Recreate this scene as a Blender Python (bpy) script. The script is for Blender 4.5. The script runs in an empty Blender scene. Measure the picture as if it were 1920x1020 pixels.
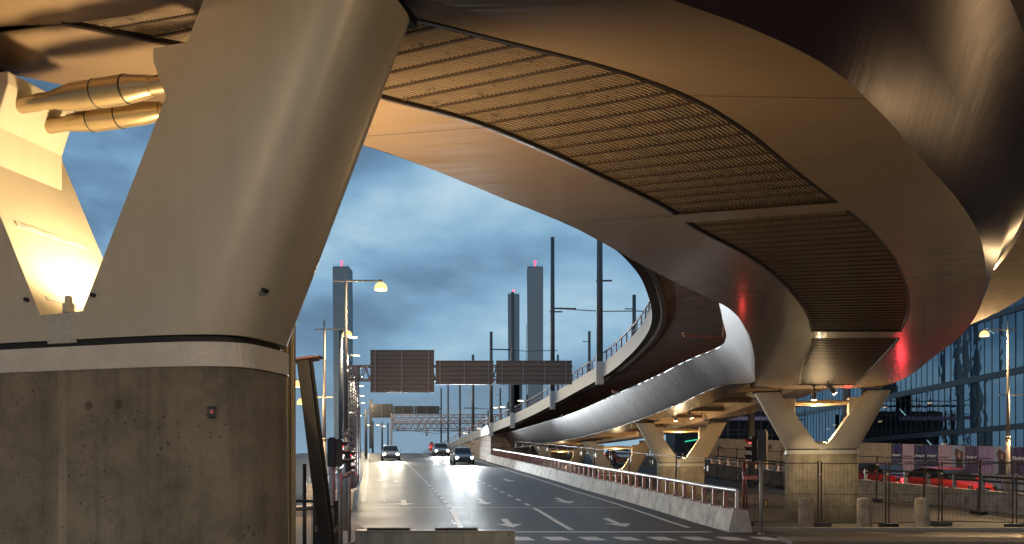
import bpy, bmesh, math, random
from mathutils import Vector, Matrix, noise as mnoise
R = math.radians
random.seed(7)
scene = bpy.context.scene
col = scene.collection
EYE = 1.8; FPX = 1600.0; HOR = 885.0
def W(px, py, Y):
    return Vector(((px-960.0)*Y/FPX, Y, EYE+(HOR-py)*Y/FPX))
ORD = ['first','second','third','fourth','fifth','sixth','seventh','eighth','ninth','tenth','eleventh','twelfth','thirteenth','fourteenth','fifteenth','sixteenth']

# ------------------------------------------------------------------ materials
M = {}
def nmat(name):
    m = bpy.data.materials.new(name); m.use_nodes = True
    nt = m.node_tree; nt.nodes.clear()
    out = nt.nodes.new('ShaderNodeOutputMaterial')
    M[name] = m
    return m, nt, out
def nd(nt, t, **kw):
    n = nt.nodes.new(t)
    for k, v in kw.items():
        if k.startswith('i_'):
            n.inputs[k[2:].replace('_', ' ')].default_value = v
        else:
            setattr(n, k, v)
    return n
def lk(nt, a, b): nt.links.new(a, b)
def ramp(nt, fac, stops):
    r = nt.nodes.new('ShaderNodeValToRGB')
    el = r.color_ramp.elements
    while len(el) > 1: el.remove(el[-1])
    el[0].position = stops[0][0]; el[0].color = (*stops[0][1], 1)
    for p, c in stops[1:]:
        e = el.new(p); e.color = (*c, 1)
    lk(nt, fac, r.inputs['Fac'])
    return r.outputs['Color']
def c3(c, k): return tuple(min(1, x*k) for x in c)
def pmat(name, colr, rough=.5, metal=0.0, var=.18, scale=3.0, bump=0.0, bscale=None, stretch=(1,1,1), rvar=.1, coat=0.0, uv=False, spec=.5):
    m, nt, out = nmat(name)
    b = nd(nt, 'ShaderNodeBsdfPrincipled')
    tc = nd(nt, 'ShaderNodeTexCoord')
    mp = nd(nt, 'ShaderNodeMapping'); mp.inputs['Scale'].default_value = stretch
    lk(nt, tc.outputs['UV' if uv else 'Object'], mp.inputs['Vector'])
    n1 = nd(nt, 'ShaderNodeTexNoise', i_Scale=scale, i_Detail=6.0, i_Roughness=.6)
    lk(nt, mp.outputs[0], n1.inputs['Vector'])
    cc = ramp(nt, n1.outputs['Fac'], [(.28, c3(colr, 1-var)), (.72, c3(colr, 1+var))])
    lk(nt, cc, b.inputs['Base Color'])
    rr = nd(nt, 'ShaderNodeMapRange'); rr.inputs['To Min'].default_value = max(.02, rough-rvar); rr.inputs['To Max'].default_value = min(1, rough+rvar)
    lk(nt, n1.outputs['Fac'], rr.inputs['Value']); lk(nt, rr.outputs[0], b.inputs['Roughness'])
    b.inputs['Metallic'].default_value = metal
    b.inputs['Specular IOR Level'].default_value = spec
    b.inputs['Coat Weight'].default_value = coat
    if bump:
        n2 = nd(nt, 'ShaderNodeTexNoise', i_Scale=(bscale or scale*6), i_Detail=4.0)
        lk(nt, mp.outputs[0], n2.inputs['Vector'])
        bp = nd(nt, 'ShaderNodeBump', i_Strength=bump, i_Distance=.02)
        lk(nt, n2.outputs['Fac'], bp.inputs['Height']); lk(nt, bp.outputs[0], b.inputs['Normal'])
    lk(nt, b.outputs[0], out.inputs['Surface'])
    return m
def emat(name, colr, s):
    m, nt, out = nmat(name)
    e = nd(nt, 'ShaderNodeEmission'); e.inputs['Color'].default_value = (*colr, 1); e.inputs['Strength'].default_value = s
    lk(nt, e.outputs[0], out.inputs['Surface'])
    return m

def concrete(name, colr, streak=.5, pores=True, sc=1.0):
    m, nt, out = nmat(name)
    b = nd(nt, 'ShaderNodeBsdfPrincipled'); b.inputs['Roughness'].default_value = .82
    tc = nd(nt, 'ShaderNodeTexCoord'); P = tc.outputs['Object']
    n1 = nd(nt, 'ShaderNodeTexNoise', i_Scale=2.2*sc, i_Detail=10.0, i_Roughness=.74); lk(nt, P, n1.inputs['Vector'])
    c1 = ramp(nt, n1.outputs['Fac'], [(.32, c3(colr, .5)), (.5, colr), (.68, c3(colr, 1.4))])
    mp = nd(nt, 'ShaderNodeMapping'); mp.inputs['Scale'].default_value = (9*sc, 9*sc, .55*sc); lk(nt, P, mp.inputs['Vector'])
    n2 = nd(nt, 'ShaderNodeTexNoise', i_Scale=1.0, i_Detail=5.0, i_Roughness=.6); lk(nt, mp.outputs[0], n2.inputs['Vector'])
    c2 = ramp(nt, n2.outputs['Fac'], [(.34, (.45,.42,.38)), (.5, (1,1,1)), (.6, (1,1,1)), (.74, (1.0,.98,.9))])
    mx = nd(nt, 'ShaderNodeMixRGB', blend_type='MULTIPLY'); mx.inputs[0].default_value = streak
    lk(nt, c1, mx.inputs[1]); lk(nt, c2, mx.inputs[2]); cur = mx.outputs[0]
    # pale lime runs: narrow vertical streaks
    mp3 = nd(nt, 'ShaderNodeMapping'); mp3.inputs['Scale'].default_value = (5*sc, 5*sc, .18*sc); lk(nt, P, mp3.inputs['Vector'])
    n3 = nd(nt, 'ShaderNodeTexNoise', i_Scale=1.6, i_Detail=3.0); lk(nt, mp3.outputs[0], n3.inputs['Vector'])
    f3 = ramp(nt, n3.outputs['Fac'], [(.66, (0,0,0)), (.76, (1,1,1))])
    mx3 = nd(nt, 'ShaderNodeMixRGB'); lk(nt, f3, mx3.inputs[0]); lk(nt, cur, mx3.inputs[1]); mx3.inputs[2].default_value = (*c3(colr, 1.7), 1); 
    cur = mx3.outputs[0]
    n4 = nd(nt, 'ShaderNodeTexNoise', i_Scale=60*sc, i_Detail=3.0); lk(nt, P, n4.inputs['Vector'])
    if pores:
        v = nd(nt, 'ShaderNodeTexVoronoi', i_Scale=26*sc); lk(nt, P, v.inputs['Vector'])
        pn = nd(nt, 'ShaderNodeTexNoise', i_Scale=4*sc); lk(nt, P, pn.inputs['Vector'])
        th = nd(nt, 'ShaderNodeMapRange'); th.inputs['From Min'].default_value=.4; th.inputs['From Max'].default_value=.7; th.inputs['To Min'].default_value=.03; th.inputs['To Max'].default_value=.2
        lk(nt, pn.outputs['Fac'], th.inputs['Value'])
        lt = nd(nt, 'ShaderNodeMath', operation='LESS_THAN'); lk(nt, v.outputs['Distance'], lt.inputs[0]); lk(nt, th.outputs[0], lt.inputs[1])
        mx4 = nd(nt, 'ShaderNodeMixRGB'); lk(nt, lt.outputs[0], mx4.inputs[0]); lk(nt, cur, mx4.inputs[1]); mx4.inputs[2].default_value = (*c3(colr, .25), 1)
        cur = mx4.outputs[0]
    lk(nt, cur, b.inputs['Base Color'])
    bp = nd(nt, 'ShaderNodeBump', i_Strength=.35, i_Distance=.01); lk(nt, n4.outputs['Fac'], bp.inputs['Height']); lk(nt, bp.outputs[0], b.inputs['Normal'])
    lk(nt, b.outputs[0], out.inputs['Surface'])
    return m

def steel_paint(name, colr, rough, seam=2.2, streak=1.0, metal=0.0, wob=.12, coat=0.0, seamw=.012):
    """painted plate with UV: u metres along, v metres across; brushed streaks across, weld seams"""
    m, nt, out = nmat(name)
    b = nd(nt, 'ShaderNodeBsdfPrincipled'); b.inputs['Metallic'].default_value = metal; b.inputs['Coat Weight'].default_value = coat
    b.inputs['Coat Roughness'].default_value = .12
    tc = nd(nt, 'ShaderNodeTexCoord')
    mp = nd(nt, 'ShaderNodeMapping'); mp.inputs['Scale'].default_value = (9, .35, 1); lk(nt, tc.outputs['UV'], mp.inputs['Vector'])
    n1 = nd(nt, 'ShaderNodeTexNoise', i_Scale=1.5, i_Detail=7.0, i_Roughness=.65); lk(nt, mp.outputs[0], n1.inputs['Vector'])
    n0 = nd(nt, 'ShaderNodeTexNoise', i_Scale=.5, i_Detail=4.0); lk(nt, tc.outputs['UV'], n0.inputs['Vector'])
    c1 = ramp(nt, n1.outputs['Fac'], [(.25, c3(colr, 1-.2*streak)), (.75, c3(colr, 1+.14*streak))])
    c0 = ramp(nt, n0.outputs['Fac'], [(.3, (.8,.8,.8)), (.7, (1,1,1))])
    mx = nd(nt, 'ShaderNodeMixRGB', blend_type='MULTIPLY'); mx.inputs[0].default_value = 1; lk(nt, c1, mx.inputs[1]); lk(nt, c0, mx.inputs[2])
    sx = nd(nt, 'ShaderNodeSeparateXYZ'); lk(nt, tc.outputs['UV'], sx.inputs[0])
    md = nd(nt, 'ShaderNodeMath', operation='PINGPONG'); lk(nt, sx.outputs[0], md.inputs[0]); md.inputs[1].default_value = seam
    ls = nd(nt, 'ShaderNodeMath', operation='LESS_THAN'); lk(nt, md.outputs[0], ls.inputs[0]); ls.inputs[1].default_value = seamw
    mx2 = nd(nt, 'ShaderNodeMixRGB'); lk(nt, ls.outputs[0], mx2.inputs[0]); lk(nt, mx.outputs[0], mx2.inputs[1]); mx2.inputs[2].default_value = (*c3(colr, .14 if metal>.8 else .45), 1)
    lk(nt, mx2.outputs[0], b.inputs['Base Color'])
    rr = nd(nt, 'ShaderNodeMapRange'); rr.inputs['To Min'].default_value = max(.03, rough-.05); rr.inputs['To Max'].default_value = rough+.08; lk(nt, n1.outputs['Fac'], rr.inputs['Value']); lk(nt, rr.outputs[0], b.inputs['Roughness'])
    nb = nd(nt, 'ShaderNodeTexNoise', i_Scale=1.1, i_Detail=3.0)
    mb = nd(nt, 'ShaderNodeMapping'); mb.inputs['Scale'].default_value = (2.6, .6, 1); lk(nt, tc.outputs['UV'], mb.inputs['Vector']); lk(nt, mb.outputs[0], nb.inputs['Vector'])
    ad = nd(nt, 'ShaderNodeMath', operation='MULTIPLY_ADD'); lk(nt, n1.outputs['Fac'], ad.inputs[0]); ad.inputs[1].default_value = .012; lk(nt, nb.outputs['Fac'], ad.inputs[2])
    bp = nd(nt, 'ShaderNodeBump', i_Strength=wob, i_Distance=.12); lk(nt, ad.outputs[0], bp.inputs['Height']); lk(nt, bp.outputs[0], b.inputs['Normal'])
    lk(nt, b.outputs[0], out.inputs['Surface'])
    return m

steel_paint('soffit_paint', (.37,.255,.155), .23, seam=1.55, wob=.06, coat=.6, streak=.14)
steel_paint('fascia_dark_refl', (.050,.030,.036), .30, seam=1.9, streak=.7, metal=.5, wob=.045, seamw=.010)  # darker copy of the fascia steel, reflection of dark surroundings put into its colour
steel_paint('fascia_dull', (.085,.08,.09), .34, seam=1.6, streak=.9, metal=.7, wob=.10, seamw=.02)
steel_paint('fascia_steel', (.16,.155,.172), .30, seam=1.1, streak=.9, metal=.85, wob=.12, seamw=.03)
def leg_mat():
    m,nt,out=nmat('leg_paint'); b=nd(nt,'ShaderNodeBsdfPrincipled'); tc=nd(nt,'ShaderNodeTexCoord'); P=tc.outputs['Object']
    n1=nd(nt,'ShaderNodeTexNoise',i_Scale=1.6,i_Detail=6.0,i_Roughness=.6); lk(nt,P,n1.inputs['Vector'])
    c1=ramp(nt,n1.outputs['Fac'],[(.3,(.47,.415,.31)),(.7,(.53,.47,.355))])
    mp=nd(nt,'ShaderNodeMapping'); mp.inputs['Scale'].default_value=(11,11,.5); mp.inputs['Rotation'].default_value=(0,R(-24),0); lk(nt,P,mp.inputs['Vector'])
    n2=nd(nt,'ShaderNodeTexNoise',i_Scale=1.0,i_Detail=5.0); lk(nt,mp.outputs[0],n2.inputs['Vector'])
    c2=ramp(nt,n2.outputs['Fac'],[(.36,(.74,.70,.64)),(.56,(1,1,1))])
    mx=nd(nt,'ShaderNodeMixRGB',blend_type='MULTIPLY'); mx.inputs[0].default_value=.16; lk(nt,c1,mx.inputs[1]); lk(nt,c2,mx.inputs[2])
    n4=nd(nt,'ShaderNodeTexNoise',i_Scale=22.0,i_Detail=4.0); lk(nt,P,n4.inputs['Vector'])
    f4=ramp(nt,n4.outputs['Fac'],[(.68,(0,0,0)),(.78,(1,1,1))]); mx2=nd(nt,'ShaderNodeMixRGB'); mx2.inputs[2].default_value=(.25,.2,.14,1)
    ml=nd(nt,'ShaderNodeMath',operation='MULTIPLY'); ml.inputs[1].default_value=.35; lk(nt,f4,ml.inputs[0]); lk(nt,ml.outputs[0],mx2.inputs[0]); lk(nt,mx.outputs[0],mx2.inputs[1]); lk(nt,mx2.outputs[0],b.inputs['Base Color'])
    rr=nd(nt,'ShaderNodeMapRange'); rr.inputs['To Min'].default_value=.27; rr.inputs['To Max'].default_value=.42; lk(nt,n2.outputs['Fac'],rr.inputs['Value']); lk(nt,rr.outputs[0],b.inputs['Roughness'])
    nb=nd(nt,'ShaderNodeTexNoise',i_Scale=3.0,i_Detail=3.0); lk(nt,P,nb.inputs['Vector']); ad=nd(nt,'ShaderNodeMath',operation='MULTIPLY_ADD'); ad.inputs[1].default_value=.05; lk(nt,n4.outputs['Fac'],ad.inputs[0]); lk(nt,nb.outputs['Fac'],ad.inputs[2])
    bp=nd(nt,'ShaderNodeBump',i_Strength=.06,i_Distance=.03); lk(nt,ad.outputs[0],bp.inputs['Height']); lk(nt,bp.outputs[0],b.inputs['Normal']); lk(nt,b.outputs[0],out.inputs['Surface'])
leg_mat()
pmat('leg_paint_rough', (.46,.43,.36), .28, var=.1, scale=9.0, bump=.5, bscale=28)
pmat('ring_paint', (.58,.53,.44), .38, var=.12, scale=6.0, bump=.25, bscale=40)
pmat('rubber', (.012,.012,.012), .7)
pmat('brass_steel', (.52,.40,.23), .30, metal=.75, var=.05, scale=14, stretch=(14,1,1), rvar=.07)
pmat('grille_metal', (.58,.46,.33), .30, metal=.4, var=.12, scale=8)
pmat('grille_back', (.045,.028,.017), .35, metal=.3, var=.3, scale=3)
pmat('joist_metal', (.075,.048,.03), .5, metal=.3)
pmat('frame_edge', (.035,.022,.015), .4, metal=.3)
pmat('dark_edge', (.035,.025,.02), .5)
concrete('pier_concrete', (.19,.16,.115), .38)
concrete('tie_plug', (.10,.08,.056), .3)
concrete('wall_concrete', (.36,.34,.31), .6, pores=False, sc=.8)
concrete('bright_concrete', (.50,.48,.45), .6, pores=False, sc=.7)
concrete('bollard_concrete', (.33,.27,.20), .4, pores=True, sc=1.6)
concrete('brown_concrete', (.165,.095,.065), .35, pores=False, sc=.45)
pmat('rim_concrete', (.06,.036,.025), .9, var=.4, scale=4, spec=.1)
pmat('parapet_paint', (.42,.43,.45), .5, var=.12, scale=1.5, stretch=(1,1,4))
pmat('ramp_rail', (.22,.21,.25), .45, metal=.4)
pmat('pink_post', (.36,.17,.15), .5, var=.25, scale=12)  # guard rail posts: red traffic light spill mixed into the base colour
pmat('zinc', (.42,.43,.45), .35, metal=.7, var=.15, scale=10)
pmat('zinc_dull', (.33,.31,.29), .5, metal=.4, var=.2, scale=10)
pmat('black_metal', (.02,.02,.022), .42, var=.3, scale=12)
pmat('fence_wire', (.014,.012,.011), .7)
pmat('dark_fence', (.05,.042,.038), .45, metal=.4, var=.25, scale=10)
pmat('red_fence', (.20,.035,.03), .5, metal=.2, var=.25, scale=10)
pmat('mast_paint', (.075,.075,.085), .5, var=.15, scale=3)
pmat('gantry_paint', (.17,.145,.165), .45, metal=.5, var=.15, scale=4)
pmat('sign_back', (.10,.095,.10), .45, metal=.5, var=.15, scale=2, stretch=(1,1,14))
pmat('far_sign', (.05,.052,.055), .6)
pmat('tower_clad', (.23,.27,.30), .6, var=.06, scale=.3)
pmat('tower_core', (.12,.14,.155), .6, var=.1, scale=.3)
def paint_mat():
    m,nt,out=nmat('white_paint'); b=nd(nt,'ShaderNodeBsdfPrincipled'); b.inputs['Roughness'].default_value=.55; tc=nd(nt,'ShaderNodeTexCoord')
    n=nd(nt,'ShaderNodeTexNoise',i_Scale=7.0,i_Detail=8.0,i_Roughness=.75); lk(nt,tc.outputs['Object'],n.inputs['Vector'])
    c=ramp(nt,n.outputs['Fac'],[(.34,(.07,.065,.06)),(.42,(.55,.52,.48)),(.7,(.78,.74,.69))]); lk(nt,c,b.inputs['Base Color']); lk(nt,b.outputs[0],out.inputs['Surface'])
paint_mat()
pmat('plate_weathered', (.36,.36,.31), .5, metal=.25, var=.35, scale=2.2, stretch=(2.5,1,.5))
pmat('wood_dark', (.03,.025,.02), .7)
pmat('granite', (.30,.26,.21), .75, var=.4, scale=40, bump=.4, bscale=60)
pmat('gravel', (.20,.16,.12), .9, var=.55, scale=30, bump=1.0, bscale=45)
pmat('ply', (.50,.36,.19), .65, var=.22, scale=2.2, stretch=(1,1,3))
pmat('red_plastic', (.45,.02,.02), .35)
pmat('tyre', (.02,.02,.02), .8)
pmat('rim', (.4,.4,.42), .3, metal=.9)
pmat('car_silver', (.32,.33,.37), .28, metal=.5, coat=.8, var=.04)
pmat('car_trail_red', (.45,.035,.04), .28, coat=.8, var=.05)  # red body colour stands in for the red tail light trails
pmat('car_dark', (.05,.055,.07), .28, coat=.8, var=.05)
pmat('car_grey', (.18,.19,.21), .3, coat=.8, var=.05, metal=.3)
pmat('car_glass', (.015,.018,.022), .08, var=.02)
pmat('banner_navy', (.022,.035,.11), .45, var=.2, scale=2, bump=.6, bscale=2.5)
pmat('banner_pink', (.62,.40,.40), .45, var=.12, scale=2, bump=.6, bscale=2.5)
pmat('banner_purple', (.40,.26,.38), .45, var=.12, scale=2, bump=.6, bscale=2.5)
pmat('banner_plum', (.075,.04,.11), .45, var=.2, scale=2, bump=.6, bscale=2.5)
pmat('banner_grey', (.42,.42,.46), .45, var=.15, scale=2, bump=.6, bscale=2.5)
pmat('print_cream', (.74,.68,.58), .5, var=.04)
pmat('print_dark', (.13,.06,.09), .5, var=.04)
pmat('print_hair', (.17,.055,.025), .55, var=.6, scale=9, stretch=(3,3,.8))
pmat('print_skin', (.48,.29,.22), .5, var=.1)
pmat('print_coat', (.035,.02,.04), .5, var=.4, scale=6)
pmat('print_red', (.45,.05,.03), .5, var=.3)
pmat('yellow_plastic', (.6,.35,.06), .5)
pmat('label_white', (.65,.66,.66), .5, var=.05)
pmat('sign_pink', (.55,.16,.16), .5, var=.05)
pmat('scaffold', (.10,.08,.10), .5, metal=.4)
pmat('dark_building', (.018,.02,.026), .6, var=.4, scale=.5)
pmat('sky_block_wall', (.028,.022,.02), .8, var=.3, scale=6)
pmat('mullion', (.012,.014,.018), .4)
pmat('spandrel', (.018,.022,.03), .3)
pmat('golden_pipe', (.36,.29,.18), .4, metal=.3, var=.12, scale=5)
emat('lamp_dome', (1.0,.60,.20), 2.2)
emat('lamp_hot', (1.0,.80,.48), 14)
emat('flood_hot', (1.0,.76,.40), 60)
emat('cool_hot', (1.0,.80,.50), 6)
emat('head_hot', (.92,.97,1.0), 40)
emat('head_warm', (1.0,.93,.80), 40)
emat('tail_hot', (1.0,.04,.05), 7)
emat('red_hot', (1.0,.05,.05), 4.5)
emat('beacon', (1.0,.03,.09), 5)
emat('indoor_green', (.55,1.0,.85), 2.2)
emat('indoor_warm', (1.0,.68,.28), 2.4)
emat('indoor_teal', (.05,1.0,.55), .8)

def mat_asphalt(name, colr, wet):
    m, nt, out = nmat(name)
    b = nd(nt, 'ShaderNodeBsdfPrincipled')
    tc = nd(nt, 'ShaderNodeTexCoord'); P = tc.outputs['Object']
    n1 = nd(nt, 'ShaderNodeTexNoise', i_Scale=.35, i_Detail=6.0, i_Roughness=.65); lk(nt, P, n1.inputs['Vector'])
    n2 = nd(nt, 'ShaderNodeTexNoise', i_Scale=42.0, i_Detail=3.0); lk(nt, P, n2.inputs['Vector'])
    mp = nd(nt, 'ShaderNodeMapping'); mp.inputs['Rotation'].default_value = (0,0,R(9.5)); mp.inputs['Scale'].default_value = (2.2, .05, 1); lk(nt, P, mp.inputs['Vector'])
    n3 = nd(nt, 'ShaderNodeTexNoise', i_Scale=1.0, i_Detail=4.0); lk(nt, mp.outputs[0], n3.inputs['Vector'])
    c1 = ramp(nt, n1.outputs['Fac'], [(.36, c3(colr,.6)), (.5, colr), (.62, c3(colr,1.5))])
    c2 = ramp(nt, n2.outputs['Fac'], [(.3, (.55,.55,.55)), (.7, (1,1,1))])
    c4 = ramp(nt, n3.outputs['Fac'], [(.34, (.42,.42,.43)), (.5, (.85,.84,.82)), (.68, (1,1,1))])
    mx = nd(nt, 'ShaderNodeMixRGB', blend_type='MULTIPLY'); mx.inputs[0].default_value=1; lk(nt,c1,mx.inputs[1]); lk(nt,c2,mx.inputs[2])
    mx2 = nd(nt, 'ShaderNodeMixRGB', blend_type='MULTIPLY'); mx2.inputs[0].default_value=.9; lk(nt,mx.outputs[0],mx2.inputs[1]); lk(nt,c4,mx2.inputs[2])
    lk(nt, mx2.outputs[0], b.inputs['Base Color'])
    rr = nd(nt, 'ShaderNodeMapRange'); rr.inputs['To Min'].default_value=wet; rr.inputs['To Max'].default_value=wet+.35; lk(nt,n1.outputs['Fac'],rr.inputs['Value']); lk(nt,rr.outputs[0],b.inputs['Roughness']); b.inputs['Specular IOR Level'].default_value=.5
    bp = nd(nt, 'ShaderNodeBump', i_Strength=.35, i_Distance=.012); lk(nt,n2.outputs['Fac'],bp.inputs['Height']); lk(nt,bp.outputs[0],b.inputs['Normal'])
    lk(nt, b.outputs[0], out.inputs['Surface'])
mat_asphalt('asphalt', (.052,.048,.048), .36)
mat_asphalt('ground_mix', (.085,.074,.060), .55)

def mat_stone():
    m, nt, out = nmat('stone_wall')
    b = nd(nt, 'ShaderNodeBsdfPrincipled'); b.inputs['Roughness'].default_value=.8
    tc = nd(nt, 'ShaderNodeTexCoord')
    br = nd(nt, 'ShaderNodeTexBrick'); br.inputs['Scale'].default_value=1.0; br.inputs['Brick Width'].default_value=2.2; br.inputs['Row Height'].default_value=.55; br.inputs['Mortar Size'].default_value=.03
    br.inputs['Color1'].default_value=(.36,.27,.21,1); br.inputs['Color2'].default_value=(.28,.21,.17,1); br.inputs['Mortar'].default_value=(.12,.09,.07,1)
    lk(nt, tc.outputs['UV'], br.inputs['Vector']); 
    n = nd(nt,'ShaderNodeTexNoise', i_Scale=2.0, i_Detail=6.0); lk(nt,tc.outputs['UV'],n.inputs['Vector'])
    c = ramp(nt,n.outputs['Fac'],[(.3,(.6,.6,.6)),(.7,(1,1,1))])
    mx = nd(nt,'ShaderNodeMixRGB',blend_type='MULTIPLY'); mx.inputs[0].default_value=1; lk(nt,br.outputs['Color'],mx.inputs[1]); lk(nt,c,mx.inputs[2]); lk(nt,mx.outputs[0],b.inputs['Base Color'])
    lk(nt,b.outputs[0],out.inputs['Surface'])
mat_stone()
def mat_glass():
    m, nt, out = nmat('curtain_glass')
    tr = nd(nt,'ShaderNodeBsdfTransparent'); tr.inputs['Color'].default_value=(.28,.33,.38,1)
    gl = nd(nt,'ShaderNodeBsdfGlossy'); gl.inputs['Color'].default_value=(.45,.58,.68,1); gl.inputs['Roughness'].default_value=.02
    tc = nd(nt,'ShaderNodeTexCoord'); n = nd(nt,'ShaderNodeTexNoise', i_Scale=.8, i_Detail=1.0); lk(nt,tc.outputs['Object'],n.inputs['Vector'])
    bp = nd(nt,'ShaderNodeBump', i_Strength=.05, i_Distance=.1); lk(nt,n.outputs['Fac'],bp.inputs['Height']); lk(nt,bp.outputs[0],gl.inputs['Normal'])
    mx = nd(nt,'ShaderNodeMixShader'); mx.inputs[0].default_value=.48
    lk(nt,tr.outputs[0],mx.inputs[1]); lk(nt,gl.outputs[0],mx.inputs[2]); lk(nt,mx.outputs[0],out.inputs['Surface'])
mat_glass()

# ------------------------------------------------------------------ mesh builder
class MB:
    def __init__(s): s.v=[]; s.f=[]; s.uv=[]; s.sm=[]
    def add(s, vs, fs, smooth=False, uvs=None):
        o=len(s.v); s.v+= [tuple(v) for v in vs]
        for i,f in enumerate(fs):
            s.f.append(tuple(o+k for k in f)); s.sm.append(smooth)
            s.uv.append(uvs[i] if uvs else None)
        return s
    def box(s, c, d, m=None):
        x,y,z=[k/2 for k in d]
        vs=[Vector(p) for p in ((-x,-y,-z),(x,-y,-z),(x,y,-z),(-x,y,-z),(-x,-y,z),(x,-y,z),(x,y,z),(-x,y,z))]
        if m is not None: vs=[m@v for v in vs]
        vs=[v+Vector(c) for v in vs]
        return s.add(vs,[(0,3,2,1),(4,5,6,7),(0,1,5,4),(1,2,6,5),(2,3,7,6),(3,0,4,7)])
    def bar(s,p,q,w,h=None,up=(0,0,1)):
        h=h or w; p=Vector(p); q=Vector(q); d=(q-p).normalized(); u=Vector(up)
        if abs(d.dot(u))>.98: u=Vector((0,1,0))
        r=d.cross(u).normalized()*w/2; u=r.cross(d).normalized()*h/2
        vs=[p-r-u,p+r-u,p+r+u,p-r+u,q-r-u,q+r-u,q+r+u,q-r+u]
        return s.add(vs,[(0,3,2,1),(4,5,6,7),(0,1,5,4),(1,2,6,5),(2,3,7,6),(3,0,4,7)])
    def tube(s,p,q,r,r2=None,n=10,cap=True):
        r2=r if r2 is None else r2; p=Vector(p); q=Vector(q); d=(q-p).normalized()
        u=Vector((0,0,1)) if abs(d.z)<.95 else Vector((1,0,0))
        a=d.cross(u).normalized(); b=d.cross(a)
        vs=[];
        for k in range(n):
            t=2*math.pi*k/n; e=a*math.cos(t)+b*math.sin(t); vs+= [p+e*r,q+e*r2]
        fs=[(2*k,2*((k+1)%n),2*((k+1)%n)+1,2*k+1) for k in range(n)]
        s.add(vs,fs,True)
        if cap: s.add([vs[2*k] for k in range(n)],[tuple(range(n))[::-1]]); s.add([vs[2*k+1] for k in range(n)],[tuple(range(n))])
        return s
    def path(s,pts,r,n=8):
        for a,b in zip(pts[:-1],pts[1:]): s.tube(a,b,r,n=n)
        return s
    def lathe(s,prof,c=(0,0,0),n=20,smooth=True):
        c=Vector(c); vs=[]
        for r,z in prof:
            for k in range(n): t=2*math.pi*k/n; vs.append(c+Vector((r*math.cos(t),r*math.sin(t),z)))
        fs=[]
        for i in range(len(prof)-1):
            for k in range(n): k2=(k+1)%n; fs.append((i*n+k,i*n+k2,(i+1)*n+k2,(i+1)*n+k))
        return s.add(vs,fs,smooth)
    def loft(s,secs,closed=True,cap=True,smooth=False):
        n=len(secs[0]); vs=[v for q in secs for v in q]; fs=[]
        for i in range(len(secs)-1):
            for k in range(n if closed else n-1):
                k2=(k+1)%n; fs.append((i*n+k,i*n+k2,(i+1)*n+k2,(i+1)*n+k))
        s.add(vs,fs,smooth)
        if cap and closed:
            s.add(secs[0],[tuple(range(n))[::-1]]); s.add(secs[-1],[tuple(range(n))])
        return s
    def prism(s,poly,off):
        off=Vector(off); n=len(poly); a=[Vector(p) for p in poly]; b=[p+off for p in a]
        s.add(a+b,[tuple(range(n))[::-1],tuple(range(n,2*n))]+[(k,(k+1)%n,n+(k+1)%n,n+k) for k in range(n)])
        return s
    def strip(s,A,B,u0=0.0,smooth=False,flip=False):
        """quad strip between polylines A and B with uv in metres"""
        u=u0; fs=[]; uvs=[]; vs=[]
        us=[u0]
        for i in range(1,len(A)):
            u+=((A[i]-A[i-1]).length+(B[i]-B[i-1]).length)/2; us.append(u)
        n=len(A)
        for i in range(n-1):
            w0=(B[i]-A[i]).length; w1=(B[i+1]-A[i+1]).length
            f=(i,i+1,n+i+1,n+i); q=((us[i],0),(us[i+1],0),(us[i+1],w1),(us[i],w0))
            if flip: f=f[::-1]; q=q[::-1]
            fs.append(f); uvs.append(q)
        return s.add(list(A)+list(B),fs,smooth,uvs)
    def build(s,name,mat,parent=None,bevel=0.0,fix=True):
        me=bpy.data.meshes.new(name); me.from_pydata(s.v,[],s.f); me.update()
        if any(u for u in s.uv):
            L=me.uv_layers.new(name='UVMap')
            for p,u in zip(me.polygons,s.uv):
                if u:
                    for li,q in zip(p.loop_indices,u): L.data[li].uv=q
        for p,m_ in zip(me.polygons,s.sm): p.use_smooth=m_
        if fix:
            bm=bmesh.new(); bm.from_mesh(me)
            bmesh.ops.remove_doubles(bm,verts=bm.verts,dist=1e-5)
            bmesh.ops.recalc_face_normals(bm,faces=bm.faces)
            bm.to_mesh(me); bm.free()
        me.materials.append(M[mat])
        o=bpy.data.objects.new(name,me); col.objects.link(o)
        if parent: o.parent=parent
        if bevel:
            b=o.modifiers.new('bevel','BEVEL'); b.width=bevel; b.segments=2; b.limit_method='ANGLE'; b.angle_limit=R(40)
        return o
def tag(o,label=None,cat=None,group=None,kind=None):
    if label: o['label']=label
    if cat: o['category']=cat
    if group: o['group']=group
    if kind: o['kind']=kind
    return o
def empty(name,loc,rz=0.0,label=None,cat=None,group=None):
    o=bpy.data.objects.new(name,None); col.objects.link(o); o.location=loc; o.rotation_euler=(0,0,rz); o.empty_display_size=.2
    return tag(o,label,cat,group)
def kids(o): return [c for c in bpy.data.objects if c.parent==o]
CH={}
def copy_tree(o,parent=None):
    c=o.copy(); col.objects.link(c); c.parent=parent
    for ch in kids(o): copy_tree(ch,c)
    return c
def place(proto,used,loc,rz,label,group=None):
    o=proto if not used else copy_tree(proto)
    o.location=loc; o.rotation_euler=(0,0,rz); o['label']=label
    if group: o['group']=group
    return o
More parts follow.
